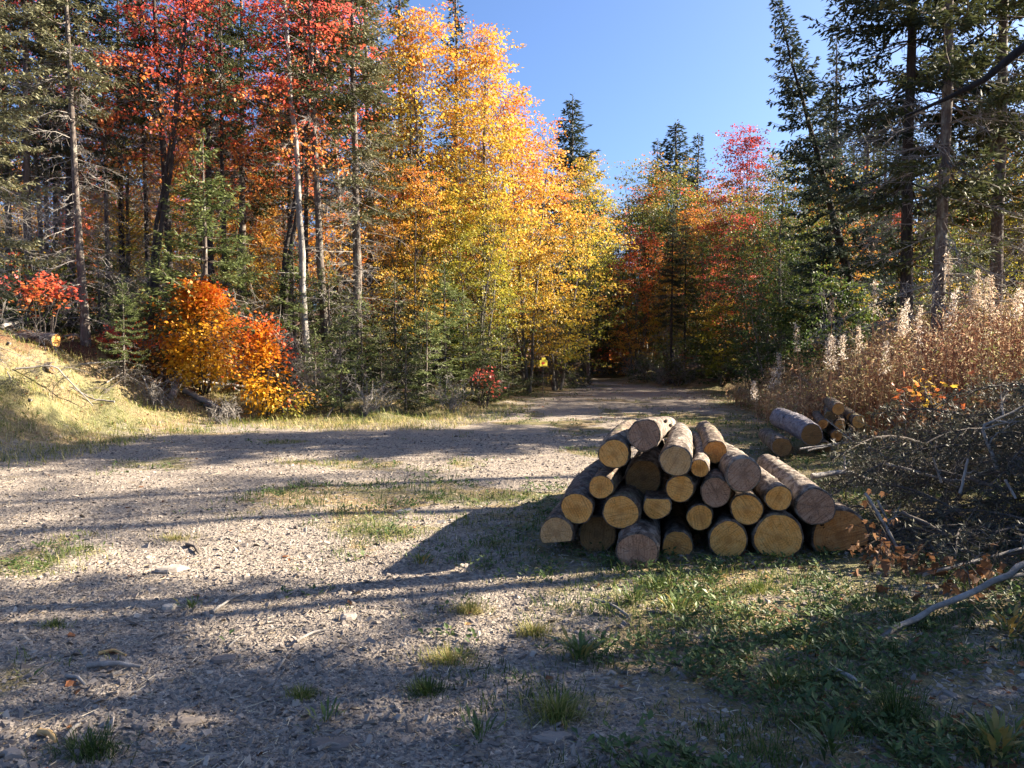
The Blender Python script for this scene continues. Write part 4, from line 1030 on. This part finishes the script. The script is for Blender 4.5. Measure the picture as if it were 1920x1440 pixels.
# ------------------------------------------------------------------ poles, sticks and broken branches
def branch(label, pts, r0, r1, mat='deadwood', forks=0, cat='branch', name='fallen_branch', group=None, sides=7, twig=.35):
    pts = np.asarray(pts, float)
    t = thing(name, label, cat, tuple(pts[0]), group=group)
    P = pts - pts[0]
    q = np.linspace(0, 1, len(P)); qq = np.linspace(0, 1, 14)
    L = np.linalg.norm(P[-1])
    p = np.stack([np.interp(qq, q, P[:, c]) for c in range(3)], 1); p[1:-1] += rng.normal(0, .0035 * L, (12, 3))
    mb = MB(); tube(mb, p, np.linspace(r0, r1, 14) * (1 + rng.normal(0, .05, 14)), sides, wob=.04)
    link('stem', mb.mesh('stem', (M[mat],), True), t)
    if forks:
        mb = MB(); dirv = unit(P[-1])
        for f in range(forks):
            k = rng.uniform(.25, .97); b0 = np.array([np.interp(k, qq, p[:, c]) for c in range(3)])
            d = unit(dirv + rng.normal(0, .6, 3) + np.array([0, 0, .15])); l = L * twig * rng.uniform(.4, 1)
            pp = wander(b0, b0 + d * l, 5, .02); rr = (r0 + (r1 - r0) * k) * .6
            tube(mb, pp, np.linspace(rr, rr * .3, 5), 4, cap=False)
            s = rng.uniform(.4, 1, 4); bb = np.stack([np.interp(s, np.linspace(0, 1, 5), pp[:, c]) for c in range(3)], 1)
            sticks(mb, bb, bb + (d + rng.normal(0, .6, (4, 3))) * l * .35, rr * .35, rr * .15)
        link('twigs', mb.mesh('twigs', (M[mat],)), t)
    return t
# debris at the foot of the left bank
branch('long grey pole lying at the foot of the orange bush', [G(346, 742, .1), G(432, 782, .06)], .075, .05)
branch('grey pole crossing behind the long one under the bush', [G(335, 735, .28), G(462, 738, .14)], .05, .035, forks=3)
branch('splintered grey root end sticking up left of the long pole', [G(322, 752, .02), G(345, 728, .35)], .10, .04, 'deadwood', 4)
branch('thin arched bare branch on the sunny bank', [G(200, 725, .05), G(235, 722, .3), G(275, 748, .02)], .015, .006, 'deadwood', 5)
branch('dark short pole end below the orange bush', [G(385, 765, .06), G(455, 790, .05)], .06, .05, 'deadwood_dark')
branch('brown stick standing up at the foot of the bare shrub', [G(612, 785, .0), G(668, 742, .55)], .018, .008, 'deadwood_dark', 3)
branch('thin pole lying at the top of the left bank', [G(5, 622, .1), G(60, 614, .25)], .04, .025, 'deadwood', 3)
branch('pale broken stick on the bank beneath crimson sprays', [G(240, 705, .03), G(258, 692, .16)], .03, .02, 'rawwood')
# sticks on the gravel
stk = [(398, 1150, 468, 1112, .010, 'curved pale stick lying on sunlit gravel'), (428, 1215, 462, 1194, .008, 'forked thin stick on gravel left of the straight pale one'),
       (556, 1206, 612, 1184, .009, 'straight pale stick at the shade edge'), (486, 1190, 545, 1182, .007, 'thin stick lying flat near the forked one'),
       (120, 1395, 150, 1362, .011, 'short pale stick at the lower left of the gravel'), (520, 1260, 536, 1238, .008, 'short curved twig in the gravel shade'),
       (165, 1255, 265, 1258, .017, 'flat grey wood splinter in the gravel shade'), (125, 1272, 160, 1290, .012, 'small grey splinter near the flat one'),
       (185, 1229, 236, 1232, .011, 'orange wood splinter in the gravel shade'), (596, 1412, 640, 1405, .011, 'pale stick in the gravel at the bottom of the photo'),
       (75, 1380, 105, 1398, .016, 'tan bark flake at the lower left'), (1110, 1380, 1160, 1425, .009, 'thin grey twig in the weeds at the bottom'),
       (1555, 1262, 1632, 1312, .020, 'mottled grey stick on the dark ground below the long pole'), (350, 1025, 372, 1042, .015, 'dark knotted stick on sunlit gravel'),
       (1180, 1160, 1110, 1125, .010, 'thin brown stick on the ground before the logs'), (1690, 1420, 1760, 1425, .010, 'thin stick at the lower right corner')]
for u0, v0, u1, v1, r, lab in stk:
    branch(lab, [G(u0, v0, r), G((u0 + u1) / 2 + 3, (v0 + v1) / 2 - 3, r + .01), G(u1, v1, r)], r, r * .5, 'rawwood' if 'orange' in lab or 'tan' in lab else ('deadwood_dark' if 'dark kn' in lab else 'deadwood'), forks=1 if 'forked' in lab or 'knot' in lab else 0, cat='stick', name='stick')

# loose stones on the gravel
def stone(u, v, s, flat, label, tint):
    p = G(u, v); mb = MB(); n = 12
    th = np.linspace(0, 2 * PI, n, endpoint=False); base = 1 + rng.normal(0, .16, n); V = []
    for z, k in ((-.4, .85), (.15, 1.0), (.75, .9), (1.0, .62)):
        V.append(np.stack([np.cos(th) * base * k * s, np.sin(th) * base * k * s * .65, np.full(n, z * s * flat) + rng.normal(0, .03 * s, n)], 1))
    V = np.concatenate(V); i = np.arange(3)[:, None]; j = np.arange(n)[None]; jn = (j + 1) % n
    mb.add(V, np.stack([i * n + j, i * n + jn, (i + 1) * n + jn, (i + 1) * n + j], -1).reshape(-1, 4), tint); mb.add(V[-n:], [list(range(n))], tint)
    o = tag(link('stone', mb.mesh('stone', (M['chip'],))), label, 'stone'); o.location = tuple(p); o.rotation_euler = (0, 0, rng.uniform(-.6, .6))
for a in [(318, 1142, .05, .6, 'white-faced stone on sunlit gravel', .95), (420, 1240, .07, .35, 'flat bluish slab in the gravel shade', .25), (265, 1368, .045, .5, 'grey stone at the lower left in shade', .35),
          (355, 1355, .06, .35, 'flat slate chip in the lower left shade', .3), (25, 1420, .05, .5, 'pale slate chip in the lower left corner', .55), (655, 1160, .06, .5, 'tan rounded stone at the edge of the shade', .8),
          (1035, 1385, .075, .25, 'flat grey slab among weeds at the bottom', .45), (620, 1400, .09, .2, 'broad flat dark slab at the bottom of the gravel', .15), (320, 1070, .12, .25, 'broad pinkish flat stone on sunlit gravel', .75),
          (760, 962, .09, .4, 'pale stone in the sunny middle of the clearing', .95), (1240, 1430, .10, .25, 'flat slate slab by the weeds at the bottom', .2)]:
    stone(*a)

# ------------------------------------------------------------------ grass tufts one can point at
def tuft(u, v, n, L, spread, dry, label):
    p = G(u, v); t = tag(bpy.data.objects.new('grass_tuft', None), label, 'grass tuft'); COL.objects.link(t); t.location = tuple(p)
    a = rng.uniform(0, 2 * PI, n); r = np.abs(rng.normal(0, spread * .4, n)); mb = MB()
    P = np.stack([np.cos(a) * r, np.sin(a) * r * .7, np.full(n, -.01)], 1); a2 = a + rng.normal(0, .6, n)
    blades(mb, P, np.stack([np.cos(a2), np.sin(a2), 0 * a], 1), L * rng.uniform(.3, 1.05, n), .0042, rng.uniform(.3, 1.7, n), np.clip(dry + rng.normal(0, .15, n), 0, 1))
    link('blades', mb.mesh('blades', (M['grass'],)), t)
for a in [(1045, 1345, 520, .15, .22, .62, 'big yellow-green grass tuft in sun at the bottom centre'), (840, 1240, 420, .11, .22, .68, 'straw-tipped grass patch at the edge of the shade'),
          (880, 1150, 300, .13, .15, .78, 'straw-yellow grass tuft between gravel and logs'), (1000, 1190, 300, .11, .14, .6, 'yellowing grass tuft before the logs'),
          (565, 1308, 260, .08, .10, .55, 'low dry moss-like tuft in the gravel shade'), (170, 1415, 420, .12, .2, .1, 'dark green grass tuft at the lower left'),
          (800, 1300, 320, .10, .16, .18, 'dark green grass patch in the shade left of the big tuft'), (1680, 1350, 200, .26, .10, .25, 'tall green grass clump at the lower right'),
          (330, 1012, 260, .09, .25, .72, 'yellow grass patch on sunlit gravel'), (100, 1175, 200, .07, .12, .5, 'low brown-green tuft at the left in shade'),
          (1230, 1100, 320, .12, .3, .35, 'sunlit grass strip in front of the protruding log'), (1420, 1108, 360, .13, .3, .35, 'sunlit grass in front of the largest round log end')]:
    tuft(*a)

def herb(u, v, n, L, label, dry=.4, up=.9):
    p = G(u, v); t = tag(bpy.data.objects.new('weed_plant', None), label, 'weed'); COL.objects.link(t); t.location = tuple(p)
    n = int(n * 1.8); L = L * .68; a = rng.uniform(0, 2 * PI, n); mb = MB(); r_ = np.abs(rng.normal(0, .05, n))
    P = np.stack([np.cos(a) * r_, np.sin(a) * r_, rng.uniform(0, L * .6, n)], 1)
    D = np.stack([np.cos(a), np.sin(a), rng.uniform(.2, up * 2, n)], 1)
    l = L * rng.uniform(.5, 1.1, n); N = np.stack([-np.cos(a) * .6, -np.sin(a) * .6, np.ones(n)], 1)
    kites(mb, P, D, N, l, l * .19, np.clip(dry + rng.normal(0, .2, n), 0, 1), bend=.1, wide=.55)
    link('leaves', mb.mesh('leaves', (M['herb'],)), t)
for a in [(1085, 1240, 40, .17, 'upright weed with yellow-tipped leaves in a sun fleck', .75), (360, 1145, 26, .10, 'green rosette beside the white-faced stone', .6),
          (1460, 1290, 34, .14, 'broad-leaved weed in the shade below the logs', .35), (1190, 1130, 40, .13, 'leafy green weed before the protruding log', .55), (1270, 1150, 46, .15, 'sun-tipped leafy weed right of the protruding log', .6),
          (610, 1360, 18, .10, 'small pale green plant in the gravel shade', .7), (900, 1395, 26, .12, 'spreading green weed at the bottom centre', .5), (1560, 1420, 26, .16, 'large-leaved weed at the bottom right', .2),
          (790, 1060, 34, .12, 'silvery green weed beside the gravel', .7), (1870, 1425, 30, .22, 'rust and yellow weed leaves at the lower right corner', .97), (1890, 1190, 22, .2, 'orange fern-like leaves at the right edge', 1.0)]:
    herb(*a)

# ------------------------------------------------------------------ brush pile of cut spruce boughs at right
def bough(L, seed):
    g = np.random.default_rng(seed); br = MB(); nd = MB()
    t = np.linspace(0, 1, 8); p = np.stack([L * t, .12 * L * np.sin(t * 2.4 + g.uniform(0, 1)) * g.choice([-1, 1]), .10 * L * np.sin(t * PI)], 1)
    tube(br, p, np.linspace(.016, .004, 8), 5)
    m = int(L * 20); k = np.linspace(.12, .98, m); bp = np.stack([np.interp(k, t, p[:, c]) for c in range(3)], 1)
    sg = np.where(np.arange(m) % 2, 1, -1)
    d = unit(np.stack([np.full(m, .75), sg * g.uniform(.5, 1.0, m), g.normal(.0, .35, m)], 1)); l = (.42 * L * (1 - k) + .1) * g.uniform(.5, 1.1, m)
    mid = bp + d * (l * .5)[:, None] + g.normal(0, .02, (m, 3)); e = bp + d * l[:, None] + np.stack([0 * l, 0 * l, g.normal(0, .06, m)], 1)
    sticks(br, bp, mid, .0048, .0035); sticks(br, mid, e, .0035, .0016)
    for q in range(5):
        s = g.uniform(.2, .95, m)[:, None]; b2 = np.where(s < .5, bp + (mid - bp) * s * 2, mid + (e - mid) * (s * 2 - 1))
        e2 = b2 + unit(d + g.normal(0, .8, (m, 3))) * (l * g.uniform(.15, .4, m))[:, None]
        sticks(br, b2, e2, .0026, .0011)
        n = 5
        for w in range(n):
            u = g.uniform(.1, 1, m)[:, None]; C = b2 + (e2 - b2) * u
            keep = g.random(m) < .62
            kites(nd, C[keep], (unit(e2 - b2) + g.normal(0, .6, (m, 3)))[keep], g.normal(0, 1, (m, 3))[keep], g.uniform(.03, .07, keep.sum()), .013, np.clip(g.normal(.4, .2, keep.sum()), 0, 1))
    return br.mesh('branch', (M['deadwood_dark'],)), nd.mesh('needles', (M['bough'],))
M['bough'] = leaf_mat('drying_spruce_needles', [(0, (.035, .035, .022)), (.45, (.075, .075, .045)), (.8, (.13, .125, .08)), (1, (.20, .15, .09))], .15, .6, .35)
BG = [bough(L, 500 + i) for i, L in enumerate((1.3, 1.7, 1.5, 1.1, 1.9))]
def place_bough(k, loc, rot, s, label, grp='cut spruce boughs in the brush pile'):
    o = thing('spruce_bough', label, 'spruce bough', loc, rot, s, grp)
    link('branch', BG[k][0], o); link('needles', BG[k][1], o)
def brush_h(x, y):
    c = smooth(2.5, 4.2, x - .10 * (y - 6)) * smooth(4.2, 5.3, y) * smooth(9.8, 8.3, y) * (0.3 + .7 * smooth(3.0, 5.4, x))
    return 1.1 * c * np.interp(y, [4.4, 5.2, 6.2, 6.8], [.55, .40, .45, 1.0]) * np.where((x < 3.5) & (y < 6.6), .0, 1.0) * np.where(y > 7.2, smooth(.45, .54, x / y), 1.0)
n = 0
while n < 235:
    x = rng.uniform(2.8, 6.9); y = rng.uniform(4.5, 9.4); b = float(brush_h(x, y))
    if b < .10: continue
    z = H(x, y) + b * rng.random() ** .6
    where = 'near the large front logs' if x < 3.9 else ('at the right edge' if x > 5.2 else 'in the middle of the heap')
    place_bough(n % 5, (x, y, z), (rng.normal(0, .35), rng.normal(.05, .28), rng.uniform(0, 2 * PI)), rng.uniform(.6, 1.0), 'dark cut spruce bough heaped ' + where)
    n += 1
for i in range(16):
    u, v = rng.uniform(10, 330), rng.uniform(668, 760); q = G(u, v, .06)
    place_bough(i % 5, tuple(q), (rng.normal(0, .3), rng.normal(.1, .25), rng.uniform(0, 2 * PI)), rng.uniform(.4, .75), 'dry spruce bough strewn on the straw-coloured left bank', 'dry boughs strewn on the left bank')
for i, (u, v) in enumerate([(30, 700), (60, 760), (150, 690), (215, 760), (120, 640), (290, 735), (250, 715), (20, 650)]):
    q = G(u, v, .05); a = rng.uniform(-.6, .6) + (PI if i % 2 else 0); l = rng.uniform(.5, 1.3)
    branch('dry branch lying on the left bank ' + ['at its left edge', 'low down near the gravel', 'above the middle', 'at its lower right end', 'behind the sunlit log', 'beside the orange bush', 'in front of the crimson sprays', 'at the very top left'][i],
           [q, q + np.array([math.cos(a) * l * .5, math.sin(a) * l * .5, .06]), q + np.array([math.cos(a) * l, math.sin(a) * l, H(q[0] + math.cos(a) * l, q[1] + math.sin(a) * l) - H(q[0], q[1]) + .04])], .022, .01, 'deadwood', 4)
# the heap's long pale sticks
branch('long grey pole leaning out of the brush pile at lower right', [pix(1568, 1241, 4.25), pix(1730, 1152, 4.55), pix(1885, 1080, 4.85), pix(1960, 1030, 5.0)], .015, .021, 'deadwood', 0)
branch('grey branch forking off the long leaning pole', [pix(1885, 1082, 4.9), pix(1960, 1072, 5.0)], .014, .010, 'deadwood')
branch('pale straight stick behind the brown leaves', [pix(1732, 1078, 5.3), pix(1930, 1025, 5.6)], .012, .010, 'deadwood', 2)
branch('pale peeled branch pointing out of the heap beside the long log', [pix(1522, 893, 7.8), pix(1585, 885, 7.9), pix(1650, 905, 8.1)], .030, .020, 'bark_pale', 2)
branch('forked pale branch across the far log pile', [pix(1515, 845, 10.6), pix(1600, 828, 10.8), pix(1548, 785, 11.0)], .014, .008, 'deadwood', 5)
branch('white twig arching over the brush heap', [pix(1500, 842, 9.8), pix(1610, 826, 9.9), pix(1680, 870, 9.7)], .013, .007, 'bark_pale', 6)
branch('grey stick standing up from the heap near the rotten butt', [pix(1622, 925, 6.2), pix(1660, 985, 6.0), pix(1720, 1100, 5.7)], .013, .011, 'deadwood', 1)
branch('second grey stick beside the one near the rotten butt', [pix(1645, 938, 6.3), pix(1668, 985, 6.2)], .010, .008, 'deadwood')
branch('bare upright forked branch in the right of the heap', [pix(1870, 880, 6.6), pix(1840, 800, 6.7), pix(1925, 760, 6.8)], .018, .008, 'deadwood', 6)
branch('pale stub stick pointing up in the middle of the heap', [pix(1800, 925, 6.6), pix(1815, 860, 6.6)], .014, .010, 'bark_pale', 1)
branch('thin pale stick pointing up left of the stub stick', [pix(1765, 905, 6.9), pix(1750, 860, 6.9)], .011, .007, 'bark_pale', 1)
branch('short pale stick at the right side of the heap', [pix(1885, 900, 6.3), pix(1905, 935, 6.2)], .012, .010, 'bark_pale')
branch('curved grey branch low in the heap', [pix(1690, 960, 6.0), pix(1790, 1010, 5.9), pix(1930, 985, 6.0)], .016, .009, 'deadwood_dark', 6)
branch('grey branch slanting across the top of the heap', [pix(1660, 870, 7.6), pix(1790, 905, 7.2), pix(1935, 850, 7.2)], .016, .010, 'deadwood', 7)
branch('bluish thick stick end under the heap', [pix(1585, 1112, 5.3), pix(1640, 1105, 5.35)], .022, .020, 'logbark_grey')
# brown curled leaves hanging in the heap
def leaf_spray(u, v, dep, n, spread, L, label, mat='brownleaf'):
    c = pix(u, v, dep); t = thing('leaf_spray', label, 'leaves', tuple(c), group='withered leaf sprays in the brush pile')
    mb = MB(); C = rng.normal(0, 1, (n, 3)) * np.array(spread); D = rng.normal(0, .5, (n, 3)); D[:, 2] -= .9
    lobed(mb, C, D, rng.normal(0, 1, (n, 3)) + np.array([0, -.8, 0]), L * rng.uniform(.6, 1.2, n), np.clip(rng.normal(.55, .22, n), 0, 1), curl=.55)
    link('leaves', mb.mesh('leaves', (M[mat],)), t)
    mb = MB(); k = rng.integers(0, n, n // 2); sticks(mb, np.zeros((n // 2, 3)) + np.array([.1, .05, .12]), C[k], .004, .002); link('twigs', mb.mesh('twigs', (M['deadwood_dark'],)), t)
leaf_spray(1790, 1090, 5.05, 30, (.20, .12, .07), .085, 'big curled brown leaves hanging above the long pole')
leaf_spray(1850, 1070, 5.2, 16, (.10, .08, .06), .08, 'brown leaves hanging at the fork of the long pole')
leaf_spray(1700, 1200, 4.75, 24, (.16, .1, .06), .075, 'brown leaves lying beneath the long pole')
leaf_spray(1640, 1035, 5.7, 60, (.08, .10, .16), .055, 'rust brown spray drooping over the rotten butt log')
leaf_spray(1720, 1050, 5.6, 20, (.14, .1, .07), .09, 'faded brown leaves right of the rotten butt log')
leaf_spray(1480, 1345, 3.72, 7, (.05, .05, .02), .085, 'dead brown maple leaf cluster lying at the bottom right')
leaf_spray(1760, 770, 8.8, 40, (.35, .3, .12), .06, 'orange-brown withered leaves on top of the heap', 'brownleaf')

# ------------------------------------------------------------------ weeds and fireweed stand at right
POLY = np.array([(6.4, 24), (5.7, 18.5), (4.9, 14.4), (5.9, 13.3), (6.0, 10.8), (5.9, 9.8), (7.4, 9.0), (12, 13), (13, 19), (9, 23)])
def in_poly(x, y):
    ins = np.zeros(len(x), bool)
    for i in range(len(POLY)):
        a, b = POLY[i], POLY[(i + 1) % len(POLY)]
        c = (a[1] > y) != (b[1] > y)
        ins ^= c & (x < (b[0] - a[0]) * (y - a[1]) / (b[1] - a[1] + 1e-12) + a[0])
    return ins
x = rng.uniform(4.5, 13, 9000); y = rng.uniform(9, 24, 9000); k = in_poly(x, y); x, y = x[k][:3600], y[k][:3600]
mb = MB(); n = len(x)
edge = smooth(0, 2.2, clear_dist(x, y)); big = fbm(x * .8, y * .8, 200, 3)
hh = (.68 + .75 * edge) * rng.uniform(.65, 1.25, n) * (.8 + .45 * big) * np.interp(x / y, [.3, .45, .6], [.85, 1.0, 1.12])
hue = np.clip(.49 + .8 * (fbm(x * .6 + 9, y * .6, 230, 3) - .5) - .16 * smooth(5.5, 8.0, x - .2 * (y - 10)) , .02, .62)
P0 = np.stack([x, y, height(x, y) - .05], 1); ln = rng.normal(0, .16, (n, 2)); P1 = P0 + np.stack([ln[:, 0] * hh, ln[:, 1] * hh, hh], 1)
Pm = (P0 + P1) / 2 + np.concatenate([rng.normal(0, .03, (n, 2)), np.zeros((n, 1))], 1)
sticks(mb, P0, Pm, .0055, .0045, hue * .6); sticks(mb, Pm, P1, .0045, .002, hue * .7)
for rep in range(5):
    u = rng.uniform(.4, .95, n)[:, None]; b0 = P0 + (P1 - P0) * u; e = b0 + np.stack([rng.normal(0, .12, n), rng.normal(0, .12, n), rng.uniform(.05, .22, n)], 1)
    sticks(mb, b0, e, .003, .0013, hue * .8)
    for q in range(4):
        m = rng.random(n) < .8; w = rng.uniform(.2, 1, m.sum())[:, None]
        C = b0[m] + (e[m] - b0[m]) * w
        kites(mb, C, rng.normal(0, 1, (m.sum(), 3)), rng.normal(0, 1, (m.sum(), 3)), rng.uniform(.02, .06, m.sum()), rng.uniform(.008, .022, m.sum()), np.clip(hue[m] + rng.normal(.06, .13, m.sum()), 0, .72))
for rep in range(15):
    u = rng.uniform(.08, 1, n)[:, None]; b0 = P0 + (P1 - P0) * u
    D = rng.normal(0, 1, (n, 3)); D[:, 2] -= .3; m = rng.random(n) < .85
    greenish = (rng.random(n) < .10) * .28
    kites(mb, b0[m], D[m], rng.normal(0, 1, (n, 3))[m], rng.uniform(.04, .12, n)[m], rng.uniform(.010, .026, n)[m], np.clip(hue + greenish + rng.normal(.04, .10, n), 0, .74)[m])
m = rng.random(n) < .22                                             # fluffy seed heads
for rep in range(16):
    C = P1[m] + rng.normal(0, .045, (m.sum(), 3)) - np.array([0, 0, .05]); kites(mb, C, rng.normal(0, 1, C.shape), rng.normal(0, 1, C.shape), rng.uniform(.02, .05, m.sum()), .012, np.clip(rng.normal(.85, .07, m.sum()), .6, 1))
kindof(link('dry_weeds', mb.mesh('dry_weeds', (M['weed'],))), 'stuff')

FW = [(1505, 14.5, 607), (1533, 14.0, 628), (1561, 13.8, 560), (1556, 13.0, 632), (1584, 12.6, 630), (1602, 12.8, 615), (1635, 13.5, 530), (1650, 12.4, 640), (1424, 17.0, 715), (1770, 11.5, 478),
      (1752, 11.2, 545), (1825, 11.2, 510), (1838, 11.4, 525), (1872, 11.0, 520), (1845, 11.0, 540), (1700, 12.0, 560), (1722, 12.0, 575), (1795, 11.6, 540), (1460, 16.0, 665), (1680, 12.6, 580), (1900, 10.6, 545), (1440, 16.5, 690)]
fw_where = ['leftmost tall white', 'short pale', 'tall tan', 'low white fluffy', 'bright white fluffy', 'white', 'tall faded', 'wide white', 'lone low white', 'tallest tan',
            'bushy pale', 'tan pointed', 'thin pointed', 'right-hand pointed', 'short tan', 'pale fluffy', 'faint pale', 'thin straw-coloured', 'small cream', 'cream', 'rightmost', 'smallest pale']
fw_by = ['left of the far log pile', 'above the thick grey log', 'before the green sapling', 'above the far log pile', 'above the far log pile', 'behind the far log pile', 'before the dark right trunks', 'behind the right end of the far log pile',
         'at the road edge', 'in front of the sunlit-edged spruce trunk', 'left of the tallest one', 'right of the tallest one', 'beside the tan pointed one', 'near the right edge', 'below the two pointed ones', 'below the dark-trunked spruce',
         'between the two big spruce trunks', 'between the tallest and the pointed ones', 'beside the road shade', 'below the dark trunk', 'at the right edge', 'by the road']
for (px, dp, yt), wq, by in zip(FW, fw_where, fw_by):
    x, y = at_px(px, dp); z = H(x, y); h = CAM_Z + (655 - yt) / F * dp - z
    t = thing('fireweed', wq + ' fireweed stalk gone to seed ' + by, 'fireweed', (x, y, z), group='fireweed stalks gone to seed')
    mb = MB(); e = np.array([rng.normal(0, .12), rng.normal(0, .12), h]); p = wander(np.zeros(3), e, 7, .015); tube(mb, p, np.linspace(.008, .003, 7), 5, .4, cap=False); link('stem', mb.mesh('stem', (M['weed'],)), t)
    mb = MB(); n = rng.integers(150, 300); pl = min(.55, .45 * h) * rng.uniform(.6, 1.1); u = rng.random(n); zz = h - pl + pl * u * 1.02
    w = rng.uniform(.022, .042) * (1 - .6 * u) + .006
    C = np.stack([np.interp(zz, p[:, 2], p[:, 0]), np.interp(zz, p[:, 2], p[:, 1]), zz], 1) + np.stack([rng.normal(0, 1, n) * w, rng.normal(0, 1, n) * w, 0 * u], 1)
    D = rng.normal(0, 1, (n, 3)) + np.array([0, 0, .5])
    tan = 'tan' in wq or 'straw' in wq or 'point' in wq
    kites(mb, C, D, rng.normal(0, 1, (n, 3)), rng.uniform(.025, .065, n), .009, np.clip(rng.normal(.12 if tan else .5, .25, n), 0, 1)); link('seed_plume', mb.mesh('seed_plume', (M['plume'],)), t)

bush('maple_bush', 'tiny yellow-leaved sapling in the red weeds', 1742, 9.6, 730, 775, 18, 102, .085, 'yellow')

# ------------------------------------------------------------------ trail sign
x, y = at_px(1019, 26); z = H(x, y); zc = CAM_Z + (655 - 681) / F * 26
t = thing('trail_sign', 'small yellow trail sign with red arrow on a thin post', 'sign', (x, y, z), (0, 0, .55))
mb = MB(); tube(mb, [(0, .03, -.2), (0, .03, zc - z + .2)], .014, 8); link('post', mb.mesh('post', (M['deadwood_dark'],)), t)
def plate(w, h, yy, zz, mat, name, poly=None, th=.006, parent=None):
    P = np.array(poly if poly is not None else [(-w / 2, -h / 2), (w / 2, -h / 2), (w / 2, h / 2), (-w / 2, h / 2)], float); k = len(P)
    V = np.concatenate([np.stack([P[:, 0], np.full(k, yy - th), P[:, 1] + zz], 1), np.stack([P[:, 0], np.full(k, yy), P[:, 1] + zz], 1)])
    mb = MB(); mb.add(V, [list(range(k))]); mb.add(V, [list(range(2 * k - 1, k - 1, -1))]); j = np.arange(k); jn = (j + 1) % k
    mb.add(V, np.stack([j, k + j, k + jn, jn], 1)); return link(name, mb.mesh(name, (M[mat],)), parent)
pan = plate(.29, .20, 0, zc - z, 'sign_yellow', 'sign_panel', parent=t)
plate(0, 0, -.0075, zc - z, 'sign_red', 'arrow', [(-.09, .0), (-.015, .065), (-.015, .028), (.045, .05), (.05, -.016), (-.015, -.025), (-.015, -.06)], .003, pan)
plate(.14, .012, -.0075, zc - z - .08, 'sign_dark', 'text_line', th=.003, parent=pan)
plate(.15, .075, 0, zc - z + .145, 'sign_yellow', 'top_plate', parent=t)

# ------------------------------------------------------------------ bare limb hanging in from the tree at the right edge
p0 = pix(2080, -40, 6.6)
x, y = p0[0] + .15, p0[1] + .1
t = thing('bare_tree', 'bare dark tree limb slanting in at the upper right', 'tree', (x, y, H(x, y)))
z0 = H(x, y); mb = MB(); tube(mb, wander(np.array([0, 0, -.3]), np.array([.3, .2, 8.5]), 10, .04), np.linspace(.14, .05, 10), 9, wob=.05); link('trunk', mb.mesh('trunk', (M['bark_dark'],), True), t)
q = np.array([pix(2085, -45, 6.6), pix(1990, 40, 6.5), pix(1905, 100, 6.4), pix(1845, 150, 6.4), pix(1775, 185, 6.4), pix(1695, 219, 6.4)]) - np.array([x, y, z0])
mb = MB(); tube(mb, q, [.05, .042, .036, .026, .017, .006], 8, wob=.04); link('limb', mb.mesh('limb', (M['bark_shaded'],), True), t)
mb = MB(); k = 12; s = rng.uniform(.3, 1, k); bb = np.stack([np.interp(s, np.linspace(0, 1, 6), q[:, c]) for c in range(3)], 1)
sticks(mb, bb, bb + rng.normal(0, .13, (k, 3)), .005, .002); link('twigs', mb.mesh('twigs', (M['bark_dark'],)), t)

# ------------------------------------------------------------------ camera, sun, sky
AZ, EL = math.radians(76), math.radians(28)
cam = bpy.data.cameras.new('camera'); co = bpy.data.objects.new('camera', cam); COL.objects.link(co)
co.location = (0, 0, CAM_Z); co.rotation_euler = (PI / 2 - PITCH, 0, 0)
cam.sensor_width = 36; cam.lens = 36 * F / 1920; cam.clip_start = .05; cam.clip_end = 3000
sc.camera = co
sun = bpy.data.lights.new('sun', 'SUN'); so = bpy.data.objects.new('sun', sun); COL.objects.link(so)
sd = Vector((math.sin(AZ) * math.cos(EL), math.cos(AZ) * math.cos(EL), math.sin(EL)))
so.rotation_euler = sd.to_track_quat('Z', 'Y').to_euler(); so.location = (20, 5, 30)
sun.energy = 5.0; sun.angle = math.radians(.5); sun.color = (1.0, .87, .70)
w = bpy.data.worlds.new('World'); sc.world = w; w.use_nodes = True
nt = w.node_tree; bg = nt.nodes['Background']
sky = nt.nodes.new('ShaderNodeTexSky'); sky.sky_type = 'NISHITA'; sky.sun_disc = False
sky.sun_elevation = EL; sky.sun_rotation = AZ; sky.air_density = .72; sky.dust_density = 2.6; sky.ozone_density = 7.0
nt.links.new(sky.outputs[0], bg.inputs['Color']); bg.inputs['Strength'].default_value = .058
sc.view_settings.view_transform = 'Standard'; sc.view_settings.look = 'None'; sc.view_settings.gamma = 1
sc.view_settings.exposure = 2.42
sc.render.engine = 'CYCLES'
sc.cycles.max_bounces = 6; sc.cycles.diffuse_bounces = 3; sc.cycles.glossy_bounces = 2; sc.cycles.transmission_bounces = 4
sc.cycles.caustics_reflective = False; sc.cycles.caustics_refractive = False
